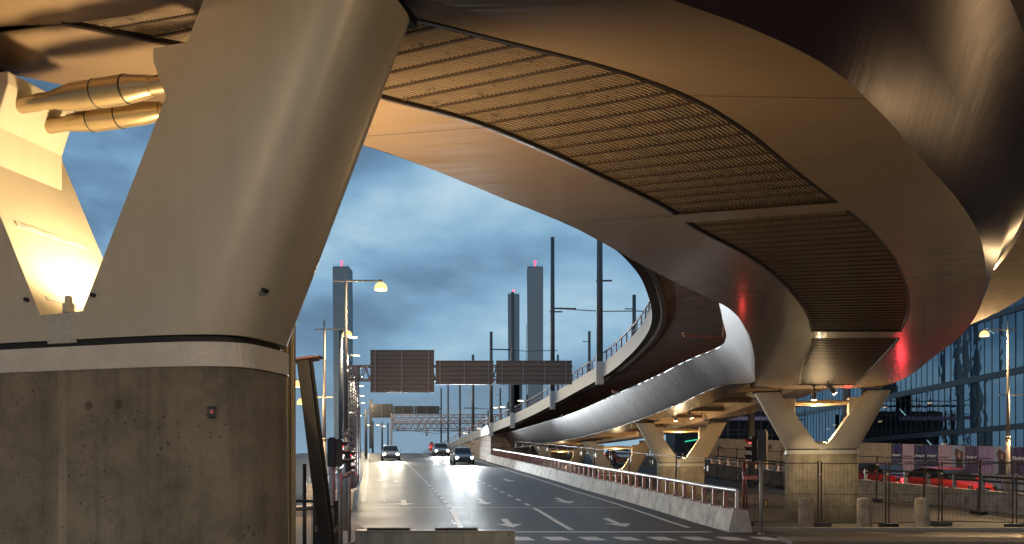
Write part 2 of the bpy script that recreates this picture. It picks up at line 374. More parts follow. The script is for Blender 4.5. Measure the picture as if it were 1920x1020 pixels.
def light(name,kind,loc,energy,colr,parent=None,size=.1,target=None,spot=None,blend=.5):
    l=bpy.data.lights.new(name,kind); l.energy=energy; l.color=colr
    if kind in('POINT','SPOT'): l.shadow_soft_size=size
    if kind=='SPOT': l.spot_size=spot; l.spot_blend=blend
    if kind=='AREA': l.size=size
    o=bpy.data.objects.new(name,l); col.objects.link(o); o.location=loc
    if parent: o.parent=parent
    if target is not None:
        o.rotation_euler=(Vector(target)-Vector(loc)).to_track_quat('-Z','Y').to_euler()
    return o

# ------------------------------------------------------------------ curves
def cr(pts,per=10):
    P=[Vector(p) for p in pts]; out=[]
    for i in range(len(P)-1):
        p0=P[i-1] if i else 2*P[0]-P[1]; p1=P[i]; p2=P[i+1]; p3=P[i+2] if i+2<len(P) else 2*P[-1]-P[-2]
        # centripetal-ish tangents
        d1=(p2-p1).length; d0=max((p1-p0).length,1e-6); d2=max((p3-p2).length,1e-6)
        m1=((p1-p0)/d0*d1/(d0+d1)*d1+(p2-p1)/d1*d0/(d0+d1)*d1)
        m2=((p2-p1)/d1*d2/(d1+d2)*d1+(p3-p2)/d2*d1/(d1+d2)*d1)
        for k in range(per):
            t=k/per; t2=t*t; t3=t2*t
            out.append((2*t3-3*t2+1)*p1+(t3-2*t2+t)*m1+(-2*t3+3*t2)*p2+(t3-t2)*m2)
    out.append(P[-1]); return out
def resample(poly,n):
    L=[0.0]
    for a,b in zip(poly[:-1],poly[1:]): L.append(L[-1]+(b-a).length)
    T=L[-1]; out=[]; j=0
    for k in range(n+1):
        d=T*k/n
        while j<len(L)-2 and L[j+1]<d: j+=1
        s=L[j+1]-L[j]; t=0 if s<1e-9 else (d-L[j])/s
        out.append(poly[j].lerp(poly[j+1],min(1,max(0,t))))
    return out
def sub(dense,a,b,n):
    ia=min(range(len(dense)),key=lambda i:(dense[i].xy-Vector(a)).length); ib=min(range(len(dense)),key=lambda i:(dense[i].xy-Vector(b)).length)
    q=dense[ia:ib+1]
    return resample(q,n)
def at_y(dense,Y):
    for a,b in zip(dense[:-1],dense[1:]):
        if a.y<=Y<=b.y and b.y>a.y: return a.lerp(b,(Y-a.y)/(b.y-a.y))
    return dense[-1].copy()
def length(poly): return sum((b-a).length for a,b in zip(poly[:-1],poly[1:]))
def normals(poly):
    out=[]
    for i in range(len(poly)):
        d=poly[min(i+1,len(poly)-1)]-poly[max(i-1,0)]; d.z=0; d.normalize(); out.append(Vector((d.y,-d.x,0)))   # to the right of travel
    return out

# ------------------------------------------------------------------ terrain
KN=[(-200,0),(20,0),(24,.04),(28,.16),(35,.49),(43,.88),(52,1.36),(64,1.98),(76,2.6),(88,3.22),(100,3.83),(108,4.15),(116,4.36),(126,4.45),(2000,4.45)]
def g0(Y):
    for (a,za),(b,zb) in zip(KN[:-1],KN[1:]):
        if a<=Y<=b: return za+(zb-za)*(Y-a)/(b-a)
    return 0
def wx(x):
    t=min(1,max(0,(x-8)/37)); return 1-.8*t*t*(3-2*t)
def G(x,Y):
    a=math.floor(Y); t=Y-a
    return (g0(a)*(1-t)+g0(a+1)*t)*wx(x)
LXK=[(-60,6),(14,-.15),(20,-.9),(24,-1.35),(30,-2.0),(35,-2.67),(43,-3.95),(52,-5.4),(64,-7.4),(76,-9.4),(100,-13.4),(130,-18.4),(200,-30)]
LX_D=cr([(x,y,0) for y,x in LXK],12)
def Lx(Y): return at_y(LX_D,Y).x
yl=[-60,-40,-20,-10,-5]+[i for i in range(0,140)]+[150,180,220,300,420,600]
xl=[-420,-250,-150,-100,-70,-50,-35,-25,-18,-12,-8,-4,0,4,8,11,14,17,20,24,28,32,37,42,48,55,70,100,160,260,420]
g=MB(); n=len(xl)
g.add([(x,y,G(x,y)-.03) for y in yl for x in xl],[(j*n+i,j*n+i+1,(j+1)*n+i+1,(j+1)*n+i) for j in range(len(yl)-1) for i in range(n-1)])
tag(g.build('ground','ground_mix',fix=False),'dusty grey brown ground around the bridge piers','ground',kind='structure')
def ysteps(y0,y1): return [y0]+[k for k in range(math.floor(y0)+1,math.ceil(y1))]+[y1]
def lane_strip(mb,fa,fb,y0,y1,dz):
    ys=ysteps(y0,y1)
    A=[Vector((fa(y),y,G(0,y)+dz)) for y in ys]; B=[Vector((fb(y),y,G(0,y)+dz)) for y in ys]
    mb.strip(A,B)
rd=MB(); lane_strip(rd,lambda y:Lx(y)-3.75,lambda y:Lx(y)+7.7,24.0,139,0.0)
rd.add([(-30,-30,0),(40,-30,0),(40,20,0),(-30,20,0)],[(0,1,2,3)])
rd.add([(-30,20,0),(40,20,0),(40,24,.04),(-30,24,.04)],[(0,1,2,3)])
tag(rd.build('road','asphalt',fix=False),'dark damp asphalt road climbing between the kerb and the railing','road',kind='structure')
sr=MB(); lane_strip(sr,lambda y:Lx(y)-3.2-.075*y-3.6,lambda y:Lx(y)-6.4,24.0,139,-.008)
tag(sr.build('side_road','asphalt',fix=False),'narrower asphalt side road on the far left','road',kind='structure')
mk=MB(); ZM=.006
def dash(fx,y0,y1,w=.13): lane_strip(mk,lambda y:fx(y)-w/2,lambda y:fx(y)+w/2,y0,y1,ZM)
LL=lambda y:Lx(y); RL=lambda y:Lx(y)+3.25
dash(LL,26.0,32.5,.16); dash(RL,25.2,33.0,.16)
y=33.6
while y<120: dash(LL,y,y+1.0,.15); y+=2.0
y=34.2
while y<120: dash(RL,y,y+1.0+.01*(y-30),.15); y+=2.3
dash(lambda y:Lx(y)-3.45,36,120,.16)
dash(lambda y:Lx(y)+6.95,26,120,.16)
dash(lambda y:Lx(y)-3.2-.0375*y-5.0,30,120,.12)
lane_strip(mk,lambda y:0.1,lambda y:Lx(y)+7.2,24.55,24.85,ZM)
for k in range(9):
    x0=.30+k*.93; mk.add([(x0,21.2,.006+0),(x0+.52,21.2,.006),(x0+.12,23.2,G(0,23.2)+.006),(x0-.40,23.2,G(0,23.2)+.006)],[(0,1,2,3)])
def arrow(px_lat,Y,kind=0):
    f=lambda y:Lx(y)+px_lat; L=3.0
    lane_strip(mk,lambda y:f(y)-.11,lambda y:f(y)+.11,Y-.2,Y+1.6,ZM)
    lane_strip(mk,lambda y:f(y)-.42*max(0,(y-(Y-1.3))/1.1),lambda y:f(y)+.42*max(0,(y-(Y-1.3))/1.1),Y-1.3,Y-.2,ZM)
    if kind:
        lane_strip(mk,lambda y:f(y)-.75,lambda y:f(y)-.11,Y+.9,Y+1.3,ZM)
        lane_strip(mk,lambda y:f(y)-.75-.5*(1-abs(y-(Y+1.1))/.7),lambda y:f(y)-.75,Y+.4,Y+1.8,ZM)
for lat,Y,k in ((5.1,27.6,0),(5.1,36.5,0),(1.6,27.4,0),(1.6,36,0),(-1.75,35.5,1),(5.0,51,0),(1.6,50,0),(-1.75,50,1)): arrow(lat,Y,k)
lane_strip(mk,lambda y:Lx(y)-3.0,lambda y:Lx(y)+7.0,33.2,33.32,ZM-.002)
tag(mk.build('road_markings','white_paint',fix=False),'worn white lane lines, arrows and zebra stripes on the asphalt','road markings',kind='structure')
# left kerb
kb=MB(); ys=ysteps(31.5,125)
def kl(y): return Lx(y)-3.75-max(0,(36.5-y))**1.6*.18
A=[Vector((kl(y)-.55,y,G(0,y)-.05)) for y in ys];B=[Vector((kl(y)-.55,y,G(0,y)+.13)) for y in ys];C=[Vector((kl(y)-.02,y,G(0,y)+.13)) for y in ys];D=[Vector((kl(y),y,G(0,y)-.05)) for y in ys]
kb.strip(A,B);kb.strip(B,C);kb.strip(C,D)
tag(kb.build('kerb','bright_concrete'),'pale concrete kerb along the left road edge','kerb',kind='structure')
# right pavement pieces
pk=MB(); pk.box((19,25.3,.06),(24.4,.28,.2)); tag(pk.build('pavement_kerb','granite',bevel=.02),'rough granite kerb in front of the bollards','kerb',kind='structure')
pv=MB(); pv.add([(6.9,21.0,.1),(45,19.2,.1),(45,21.0,.12),(6.9,22.2,.12),(6.9,21.0,-.1),(45,19.2,-.1),(45,21.0,-.1),(6.9,22.2,-.1)],[(0,1,2,3),(0,4,5,1),(2,6,7,3),(3,7,4,0)])
tag(pv.build('gravel_strip','gravel'),'pale gravel strip at the bottom right edge','gravel strip',kind='structure')
pl=MB(); pl.add([(-9,16,.09),(-3.75,16,.09),(-3.9,24,.12),(-6.0,29.5,.26),(-9,29,.26)],[(0,1,2,3,4)]); pl.add([(-3.75,16,.09),(-3.75,16,-.1),(-3.9,24,-.1),(-3.9,24,.12)],[(0,1,2,3)]); pl.add([(-3.9,24,.12),(-3.9,24,-.1),(-6.0,29.5,-.1),(-6.0,29.5,.26)],[(0,1,2,3)])
tag(pl.build('pavement','gravel',fix=False),'gritty pavement island under the left traffic lights','pavement',kind='structure')

# ------------------------------------------------------------------ golden bridge
SZ=4.6
def at_z(px,py,z=SZ):
    Y=FPX*(z-EYE)/(HOR-py); return ((px-960)*Y/FPX,Y,z)
OUT=cr([(-16,-4.0,SZ),(-9,-1.0,SZ),(-5,1.3,SZ),(-2.3,2.9,SZ),(-.5,4.03,SZ)]+[at_z(*p) for p in ((1262,0),(1400,50),(1560,130),(1640,200),(1730,300),(1800,380),(1835,440),(1848,500),(1843,560),(1810,620),(1750,670),(1690,712))]+[(12.3,28.6,SZ)])
INN=cr([(-17,0.2,SZ),(-9,3.3,SZ),(-5,5.2,SZ),(-3.4,6.08,SZ)]+[at_z(*p) for p in ((230,183),(325,198),(690,275),(830,325),(950,375),(1045,412),(1130,455),(1200,495),(1300,545),(1362,575),(1400,620),(1413,660),(1415,695),(1411,724))]+[(7.98,28.6,SZ)])
GL=cr([at_z(*p) for p in ((115,45),(350,92),(727,188),(885,230),(1000,275),(1110,325),(1265,403),(1285,418),(1400,480),(1480,545),(1510,585),(1522,622),(1523,634),(1508,670),(1497,722))])
GR=cr([at_z(*p) for p in ((425,0),(790,38),(900,65),(1200,145),(1290,180),(1400,245),(1480,310),(1570,380),(1590,395),(1650,450),(1690,510),(1705,560),(1700,600),(1690,622),(1687,633),(1660,665),(1605,722))])
def q(px,py): p=at_z(px,py); return (p[0],p[1])
bridge=empty('footbridge',(10.2,28.6,0),0,'sweeping golden steel bridge with a grille soffit curving overhead to a V shaped pier','bridge')
BO=Vector((10.2,28.6,0))
def rel(L): return [v-BO for v in L]
segs=[ # (inner a,b),(gl a,b),(gr a,b),(outer a,b),panel?,n
 ((-4.2,5.64),(.6,9.6),q(115,45),q(1265,403),q(425,0),q(1570,380),(.31,4.6),(4.45,8.67),1,60),
 ((.6,9.6),(.78,9.85),q(1265,403),q(1285,418),q(1570,380),q(1590,395),(4.45,8.67),(4.65,8.93),0,2),
 ((.78,9.85),(4.95,17.9),q(1285,418),q(1522,622),q(1590,395),q(1690,622),(4.65,8.93),(8.95,16.8),1,60),
 ((4.95,17.9),(5.1,18.3),q(1522,622),q(1523,634),q(1690,622),q(1687,633),(8.95,16.8),(9.1,17.2),0,2),
 ((5.1,18.3),(7.72,27.5),q(1523,634),q(1497,722),q(1687,633),q(1605,722),(9.1,17.2),(12.05,27.4),1,40)]
sof=MB(); frames=[]; ui=uo=0
up=lambda L,dz:[v+Vector((0,0,dz)) for v in L]
grilles=[]
for (ia,ib,la,lb,ra,rb,oa,ob,pan,n) in segs:
    I=rel(sub(INN,ia,ib,n)); Lq=rel(sub(GL,la,lb,n)); Rq=rel(sub(GR,ra,rb,n)); O=rel(sub(OUT,oa,ob,n))
    sof.strip(I,Lq,ui); sof.strip(O,Rq,uo); ui+=length(Lq); uo+=length(Rq)
    if not pan: sof.strip(Lq,Rq,ui)
    else:
        grilles.append((Lq,Rq,n))
# tail behind the camera and end lip
n=20
I=rel(sub(INN,(-17,.2),(-4.2,5.64),n)); O=rel(sub(OUT,(-16,-4),(.31,4.6),n))
c0=Vector(at_z(115,45))-BO; c1=Vector(at_z(425,0))-BO
sof.strip(I,O,-15); sof.add([I[-1],c0,I[-1]+Vector((.05,-.2,.0))],[(0,1,2)],uvs=[((0,0),(0,1),(0,1))]); sof.add([c1,O[-1],O[-1]+Vector((-.2,-.05,0))],[(0,1,2)],uvs=[((0,0),(0,1),(0,1))])
I=rel(sub(INN,(7.72,27.5),(7.98,28.6),3)); O=rel(sub(OUT,(12.05,27.4),(12.3,28.6),3))
gl=Vector(at_z(1497,722))-BO; gr=Vector(at_z(1605,722))-BO
sof.add([I[0],gl,gr,O[0]],[(0,1,2,3)],uvs=[((0,0),(.0,1),(.0,3),(0,4))]); sof.strip(I,O,50)
sof.add([I[-1],O[-1],O[-1]+Vector((0,0,1.4)),I[-1]+Vector((0,0,1.4))],[(0,1,2,3)],uvs=[((0,0),(4,0),(4,1),(0,1))])
so=sof.build('soffit','soffit_paint',bridge,fix=False)
for k,(Lq,Rq,n) in enumerate(grilles):
    wdt=sum((a-b).length for a,b in zip(Lq,Rq))/len(Lq); lng=length(Lq)
    bars=MB(); nl=int(wdt/.036)
    zb=.024; hb=.03
    def pt(i,v,dz): return Lq[i].lerp(Rq[i],v)+Vector((0,0,dz))
    for j in range(1,nl):
        v=j/nl; hw=.0062/wdt
        rows=[[pt(i,v-hw,zb+hb),pt(i,v-hw,zb),pt(i,v+hw,zb),pt(i,v+hw,zb+hb)] for i in range(n+1)]
        bars.loft(rows,closed=False,cap=False)
    D2=resample(Lq,n*3); E2=resample(Rq,n*3)
    ntr=int(lng/.042)
    Lr=resample(Lq,ntr); Rr=resample(Rq,ntr)
    joist=MB()
    for i in range(1,ntr):
        a,b=Lr[i],Rr[i]; d=(Lr[i+1 if i<ntr else i]-Lr[i-1]).normalized()*.0055
        rows=[[p-d+Vector((0,0,zb+.045)),p-d+Vector((0,0,zb+.012)),p+d+Vector((0,0,zb+.012)),p+d+Vector((0,0,zb+.045))] for p in (a,b)]
        bars.loft(rows,closed=False,cap=False)
        if i%6==0:
            d=d.normalized()*.013
            rows=[[p-d+Vector((0,0,zb+.03)),p-d+Vector((0,0,zb-.009)),p+d+Vector((0,0,zb-.009)),p+d+Vector((0,0,zb+.03))] for p in (a,b)]
            joist.loft(rows,closed=False,cap=False)
    go=bars.build('grille','grille_metal',bridge,fix=False)
    joist.build('joists','joist_metal',go,fix=False)
    bk=MB(); bk.strip(up(Lq,.16),up(Rq,.16)); bk.build('backing_plate','grille_back',go,fix=False)
    fr=MB()
    for E,s in ((Lq,1),(Rq,-1)):
        N=normals(E); w=.03
        a=[p+N[i]*s*0 for i,p in enumerate(E)]
        fr.strip(up(E,.16),up(E,-.006)); 
        fr.strip(up(E,-.006),[p+N[i]*s*w+Vector((0,0,-.006)) for i,p in enumerate(E)])
        fr.strip([p+N[i]*s*w+Vector((0,0,-.006)) for i,p in enumerate(E)],[p+N[i]*s*w+Vector((0,0,.16)) for i,p in enumerate(E)])
        fr.strip([p-N[i]*s*.012+Vector((0,0,-.002)) for i,p in enumerate(E)],up(E,-.006))
    for i in (0,-1):
        a,b=Lq[i],Rq[i]; fr.add([a,b,b+Vector((0,0,.16)),a+Vector((0,0,.16))],[(0,1,2,3)])
    fr.build('grille_frame','frame_edge',go,fix=False)
# fascias of the first deck
OD=rel(resample(OUT,150)); ND=normals(OD)
def fascia(E,N,sg,h,off,name,mat,par,flat=False,hf=None):
    m=MB(); prof=[(0,0),(.06,.05),(.12,.11),(.55,.55),(1,1)] if flat else [(0,0),(.10,.12),(.34,.45),(.62,.80),(1,1)]
    Ls=[[p+N[i]*sg*off*a+Vector((0,0,(hf(p) if hf else h)*b)) for i,p in enumerate(E)] for a,b in prof]
    u=0
    for a,b in zip(Ls[:-1],Ls[1:]):
        m.strip(a,b,0,smooth=True)
    o=m.build(name,mat,par,fix=False)
    # continuous v coordinate and welded normals
    bm=bmesh.new(); bm.from_mesh(o.data); bmesh.ops.remove_doubles(bm,verts=bm.verts,dist=1e-5); bm.to_mesh(o.data); bm.free()
    return Ls[-1]
T1=fascia(OD,ND,1,1.4,.62,'side_panel','fascia_dark_refl',bridge)
ID=rel(resample(INN,150)); NI=normals(ID)
T2=[p-NI[i]*.85+Vector((0,0,1.4)) for i,p in enumerate(ID)]
tp=MB(); tp.strip(T2,T1); 
rim=MB(); rim.strip(T1,[p+ND[i]*.10+Vector((0,0,.03)) for i,p in enumerate(T1)]); rim.strip([p+ND[i]*.10+Vector((0,0,.03)) for i,p in enumerate(T1)],[p+ND[i]*.10+Vector((0,0,.2)) for i,p in enumerate(T1)])
tp.build('deck_top','dark_edge',bridge,fix=False); rim.build('edge_trim','soffit_paint',bridge,fix=False)
# hatch in the soffit at top left
# second deck beyond the pier
IN2=cr([(8.05,28.75,4.98),(7.67,31,4.95),(6.95,36,4.62),(6.1,41.7,4.30),(4.55,52,4.0),(2.8,63,3.95),(.9,75,4.0),(-1.8,92,4.3)],10)
IN2=rel(resample(IN2,70)); N2=normals(IN2)
def offs(d,dz): return [p+N2[i]*d+Vector((0,0,dz)) for i,p in enumerate(IN2)]
d2=MB(); 
for a,b in ((offs(0,0),offs(1.15,0)),(offs(1.15,0),offs(1.25,.28)),(offs(1.25,.28),offs(3.15,.28)),(offs(3.15,.28),offs(3.25,0)),(offs(3.25,0),offs(4.4,0))): d2.strip(a,b)
for i in range(2,70,3):
    a=IN2[i]+N2[i]*1.22; b=IN2[i]+N2[i]*3.18
    d2.bar(a+Vector((0,0,.2)),b+Vector((0,0,.2)),.12,.16)
d2.build('soffit','soffit_paint',bridge,fix=False)
def HF(p):
    y_=p.y+28.6
    return 1.4-.35*min(1,max(0,(y_-26)/4)) if y_<30 else 1.05+.33*min(1,(y_-30)/12)
T3=[p-N2[i]*.84+Vector((0,0,HF(p))) for i,p in enumerate(IN2)]
JP=[p for p in ID if p.y+28.6<26.6]+[p for p in IN2 if p.y+28.6>30.2]
JP=resample(cr(JP[::3]+[JP[-1]],6),260); NJ=normals(JP)
fascia(JP,NJ,-1,1.38,.85,'side_panel','fascia_steel',bridge,True,HF)
T4=fascia(offs(4.4,0),N2,1,1.38,.6,'side_panel','fascia_steel',bridge,False,HF)
t2=MB(); t2.strip(T3,T4); t2.build('deck_top','dark_edge',bridge,fix=False)
for E_,r_ in ((T3,.03),(IN2,.022)):
    tr=MB(); tr.path([p+Vector((0,0,.01)) for p in E_],r_,6); tr.build('edge_trim','zinc',bridge)

# ------------------------------------------------------------------ piers
WARM=(1.0,.74,.42)
HW,HD,VZ=1.155,.403,2.59
def sup(t,hw=HW,hd=HD,e=.50):
    c,s=math.cos(t),math.sin(t); return (math.copysign(abs(c)**e,c)*hw,math.copysign(abs(s)**e,s)*hd)
def make_pier(label,colh=2.40,near=False,cat='bridge pier',OSL=.428,ISL=.485):
    r=empty('bridge_pier',(0,0,0),0,label,cat,'V shaped piers under the golden bridge')
    ring=[sup(2*math.pi*k/64) for k in range(64)]
    m=MB(); m.loft([[Vector((x*f,y*f,z)) for x,y in ring] for z,f in ((-1.0,1.045),(colh,1.0))],smooth=True); m.build('column','pier_concrete',r)
    m=MB(); m.loft([[Vector((x*f,y*f,z)) for x,y in ring] for z,f in ((colh-.002,.99),(colh-.002,1.012),(colh+.135,1.012),(colh+.14,1.0),(colh+.14,.9))],smooth=False,cap=False)
    m.add([Vector((x*.95,y*.95,colh+.138)) for x,y in ring],[tuple(range(64))]); m.build('steel_collar','ring_paint',r,bevel=.004)
    m=MB(); m.loft([[Vector((x*f,y*f,z)) for x,y in ring] for z,f in ((colh+.139,.965),(colh+.19,.965))]); m.build('gasket','rubber',r)
    zt=SZ-.10
    for s in (1,-1):
        # half superellipse, clipped at the inner flat face
        half=[(x,y) for x,y in [sup(-math.pi/2+math.pi*k/40) for k in range(41)]]
        g0_=.075
        def sec(z):
            t=(z-(colh+.18)); tot=zt-(colh+.18)
            o=OSL*t; i=ISL*t
            out=[]
            for x,y in half:
                xx=max(x,0.0)
                f=xx/HW
                out.append(Vector((s*(g0_+f*(HW-g0_)+i*(1-f)+o*f),y,z)))
            return out if s>0 else out[::-1]
        m=MB(); secs=[sec(colh+.18+(zt-colh-.18)*k/6) for k in range(7)]
        n_=len(secs[0]); 
        # flat inner face sharp, the rest smooth
        for a,b in zip(secs[:-1],secs[1:]):
            for k in range(n_-1): m.add([a[k],a[k+1],b[k+1],b[k]],[(0,1,2,3)],True)
            m.add([a[-1],a[0],b[0],b[-1]],[(0,1,2,3)],False)
        m.add(secs[0],[tuple(range(n_))[::-1]]); m.add(secs[-1],[tuple(range(n_))])
        leg=m.build('leg','leg_paint',r)
        es=leg.modifiers.new('es','EDGE_SPLIT'); es.split_angle=R(45)
        cx=s*(g0_+(HW-g0_)*.5+(OSL+ISL)/2*(zt-colh-.18))
        m=MB(); m.box((cx,0,zt+.03),(.95,.62,.06)); m.build('bearing','rubber',leg)
        if near:
            for hx,hy,hz in ((s*(.24),-HD*.99,2.83),(s*1.27,-HD*.60,2.83)):
                h=MB(); h.tube((hx,hy-.03,hz),(hx,hy+.02,hz),.012,n=10); h.build('bolt_hole','rubber',leg)
        li=lambda z:g0_+ISL*(z-colh-.18)
        F=li(3.72)+.005; poly=[(li(3.70)+.03,3.68),(F,3.73),(F,3.97),(F-(.10 if near else 0),4.22),(F-(.10 if near else 0),4.30),(li(4.30)+.03,4.30)]
        m=MB(); m.prism([(s*x,-.27,z) for x,z in poly],(0,.54,0)); m.build('bracket','leg_paint',r,bevel=.008)
        # inner stiffening weld strips on the lit face
        for zz,w in ((2.86,.022),(3.33,.03)):
            m=MB(); m.box((s*(li(zz)-.001),.0,zz),(.008,.60,w),Matrix.Rotation(s*math.atan(ISL),3,'Y') )
            m.build('weld_strip','leg_paint_rough',leg)
    K=(li(3.72)+.03)/.66
    for b_,ra in ((-.13,.052),(.11,.045)):
        m=MB(); z=4.15 if b_<0 else 4.11
        st=[(-.66,ra),(-.30,ra),(-.30,ra*1.16),(-.16,ra*1.62),(.02,ra*1.62),(.02,ra*1.68),(.24,ra*1.68),(.24,ra*1.62),(.42,ra*1.18),(.42,ra*1.05),(.66,ra*1.05)]
        if b_>0: st=[(-x,rr) for x,rr in st[::-1]]
        st=[(x*K,rr) for x,rr in st]
        n_=24
        rows=[[Vector((x,b_+rr*math.cos(2*math.pi*k/n_),z+rr*math.sin(2*math.pi*k/n_))) for k in range(n_)] for x,rr in st]
        m.loft(rows,smooth=True); d=m.build('damper_pipe','brass_steel',r); es=d.modifiers.new('es','EDGE_SPLIT'); es.split_angle=R(25)
        for x in (-.645,.645,.02,.24): 
            x=(x if b_<0 else -x)*K
            rr=ra*1.71 if abs(x)<.5 else ra*1.16
            m=MB(); m.tube((x-.004,b_,z),(x+.004,b_,z),rr,n=24)
            m.build('pipe_collar','rubber',d)
    m=MB(); m.prism([(-.10,-.40,colh+.16),(.10,-.40,colh+.16),(.16,-.40,2.745),(-.17,-.40,2.735)],(0,.05,0)); m.prism([(-.12,-.35,2.70),(.12,-.35,2.70),(.14,-.35,2.73),(-.15,-.35,2.72)],(0,.7,0)); m.build('base_plate','leg_paint_rough',r,bevel=.004)
    m=MB(); m.lathe([(.001,2.80),(.036,2.80),(.036,2.745),(.001,2.745)],(.02,-.365,0),6,False); m.tube((.02,-.365,2.79),(.02,-.365,2.845),.022,n=12); m.build('anchor_bolt','leg_paint',r,bevel=.003)
    m=MB(); m.box((.13,.05,2.765),(.16,.26,.05),Matrix.Rotation(R(20),3,'Y')); m.build('floodlight','black_metal',r)
    fl=[c for c in kids(r) if c.name.startswith('floodlight')][0]
    m=MB(); m.box((.115,.05,2.797),(.12,.2,.012),Matrix.Rotation(R(20),3,'Y')); m.build('lamp_lens','flood_hot',fl)
    return r
near=make_pier('huge near V shaped pier with white steel legs on a stained concrete column',near=True)
near.location=(-2.554,5.429,0)
light('pier_flood','SPOT',(.10,.10,2.84),250,WARM,near,.16,target=(-.25,.10,4.2),spot=R(172),blend=.35)
near.rotation_euler=(0,0,-.2786)
fl2=MB(); fl2.box((.62,.56,2.70),(.2,.14,.16),Matrix.Rotation(-R(40),3,'Z')); fo2=fl2.build('floodlight','black_metal',near,bevel=.01)  # extra floodlight hidden behind the leg, added to brighten soffit and grille
fl2=MB(); fl2.box((.667,.616,2.72),(.16,.012,.12),Matrix.Rotation(-R(40),3,'Z')); fl2.build('lamp_lens','flood_hot',fo2)
fl2=MB(); fl2.bar((.55,.30,2.5),(.61,.54,2.64),.03); fl2.build('fill_lamp_arm','black_metal',fo2)
light('pier_flood','SPOT',(.70,.66,2.74),450,(1.0,.70,.36),near,.06,target=(3.4,6.4,5.6),spot=R(125),blend=.7)  # fill beam of the added floodlight along the soffit
far=make_pier('V shaped pier with two spotlights behind the three bollards',OSL=.53,ISL=.68)
farlist=[((10.47,28.9),-R(14),0,4.6),((8.26,41.7),-R(6),.72,4.28),((6.45,52),-R(3),1.40,3.75),((3.9,66.5),R(0),2.05,3.9)]
PL=['','middle V shaped pier behind the guard rail, one leg lit yellow','slim V shaped pier beside the distant red tail lights','last V shaped pier partly hidden at the stone wall']
light('pier_flood','SPOT',(-.06,.06,2.84),420,WARM,far,.05,target=(.25,.0,4.2),spot=R(165),blend=.4)
for i,((x,y_),rz,dz,sz) in enumerate(farlist):
    o=far if i==0 else copy_tree(far)
    o.location=(x,y_,sz-SZ)
    o.rotation_euler=(0,0,rz)
    if i: o['label']=PL[i]
# rain pipe behind the near column
dp=MB(); dp.box((-1.472,5.62,2.3),(.085,.05,4.6)); 
for dx in (-.03,.0,.03): dp.box((-1.472+dx,5.588,2.3),(.012,.02,4.6))
tag(dp.build('rain_pipe','golden_pipe',bevel=.004),'tall ribbed golden rain pipe behind the near concrete column','rain pipe')
# little junction box on the column
ux=Vector((math.cos(-R(15.7)),math.sin(-R(15.7)),0)); uy=Vector((-ux.y,ux.x,0)); PC=Vector((-2.554,5.429,0))
jb=empty('junction_box',PC+ux*.99-uy*.352+Vector((0,0,2.14)),R(12),'tiny black box with a red sticker fixed to the near column','junction box')
m=MB(); m.box((0,0,0),(.045,.03,.062)); m.box((0,-.004,.036),(.062,.04,.012)); m.box((0,0,-.035),(.055,.034,.01)); m.build('case','black_metal',jb); jb.scale=(.7,.7,.75)
m=MB(); m.box((0,-.0175,.0),(.026,.004,.03)); m.build('sticker','sign_pink',jb)

for k,(aa,zz) in enumerate(((.20,2.19),(.41,2.19))):
    m=MB(); m.tube((aa,-HD*1.006,zz),(aa,-HD*.98,zz),.026,n=16); m.build('tie_hole','tie_plug',near)
m=MB(); m.box((1.075,-HD*.66,1.2),(.008,.02,2.3),Matrix.Rotation(R(35),3,'Z')); m.build('formwork_seam','joist_metal',near)
# spotlights under the deck
def make_spot(label,tilt,hot=True):
    r=empty('spotlight',(0,0,0),0,label,'spotlight','spotlights under the golden bridge')
    m=MB(); m.tube((0,0,0),(0,0,-.12),.02); m.lathe([(.001,0),(.06,0),(.06,-.025),(.001,-.025)]); m.build('bracket','black_metal',r)
    rot=Matrix.Rotation(tilt,3,'Y')
    def T(v): return rot@Vector(v)+Vector((0,0,-.13))
    m=MB(); m.tube(T((0,0,.02)),T((0,0,-.34)),.075,.08,16); h=m.build('housing','zinc_dull',r)
    m=MB(); m.tube(T((0,0,-.341)),T((0,0,-.35)),.068,.066,16); m.build('lens','flood_hot',h)
    return r
sp=[((1526,738),27.6,0,'small downward spotlight left of the tilted one by the V pier'),((1553,712),26.4,-R(38),'tilted spotlight hanging from the grille above the V pier'),((1267,791),40.3,0,'small spotlight under the deck at the middle V pier'),((1291,783),39.4,-R(25),'tilted dark spotlight under the deck near the middle pier')]
for (p,Y,t,lab) in sp:
    s_=make_spot(lab,t); 
    z={27.6:4.6,26.4:4.63,40.3:4.68,39.4:4.72}[Y]
    s_.location=((p[0]-960)*Y/FPX,Y,z)
    light('spot_beam','SPOT',(0.0 if t==0 else .32,0,-.5),240,(1.0,.78,.45),s_,.06,target=(0.02,0,-3) if t==0 else (2.2,0,-3.2),spot=R(95),blend=.7)

# ------------------------------------------------------------------ brown upper ramp
LE=[(-10,8,7.5),(-4,12.5,7.5),(-1,16,7.5),(1.02,19.3,7.5),(2.2,21,7.5),(3.45,24,7.5),(4.4,27.6,7.5),(5.24,32,7.5),(5.7,38,7.5),(5.35,45,7.2),(4.1,55,6.95),(1.6,66,6.2),(-2,80,5.45)]
RE=[(-2,-3,7.5),(3,3,7.5),(8,8,7.5),(11.5,13,7.5),(14,20,7.5),(15.4,24,7.5),(16.6,27.6,7.5),(17.6,32,7.5),(17.7,38,7.5),(16.8,46,7.3),(14.2,57,6.9),(10.5,68,6.2),(7,82,5.45)]
LED=cr(LE,10); LEr=resample(LED,120); REr=resample(cr(RE,10),120); NL=normals(LEr)
ramp_o=empty('tram_ramp',(5.2,32,0),0,'brown concrete ramp deck curving above the golden bridge with masts and railing','ramp'); RO=Vector((5.2,32,0))
rl=lambda L:[v-RO for v in L]
inn=[p+NL[i]*.55 for i,p in enumerate(LEr)]
m=MB(); m.strip(rl(inn),rl(REr)); 
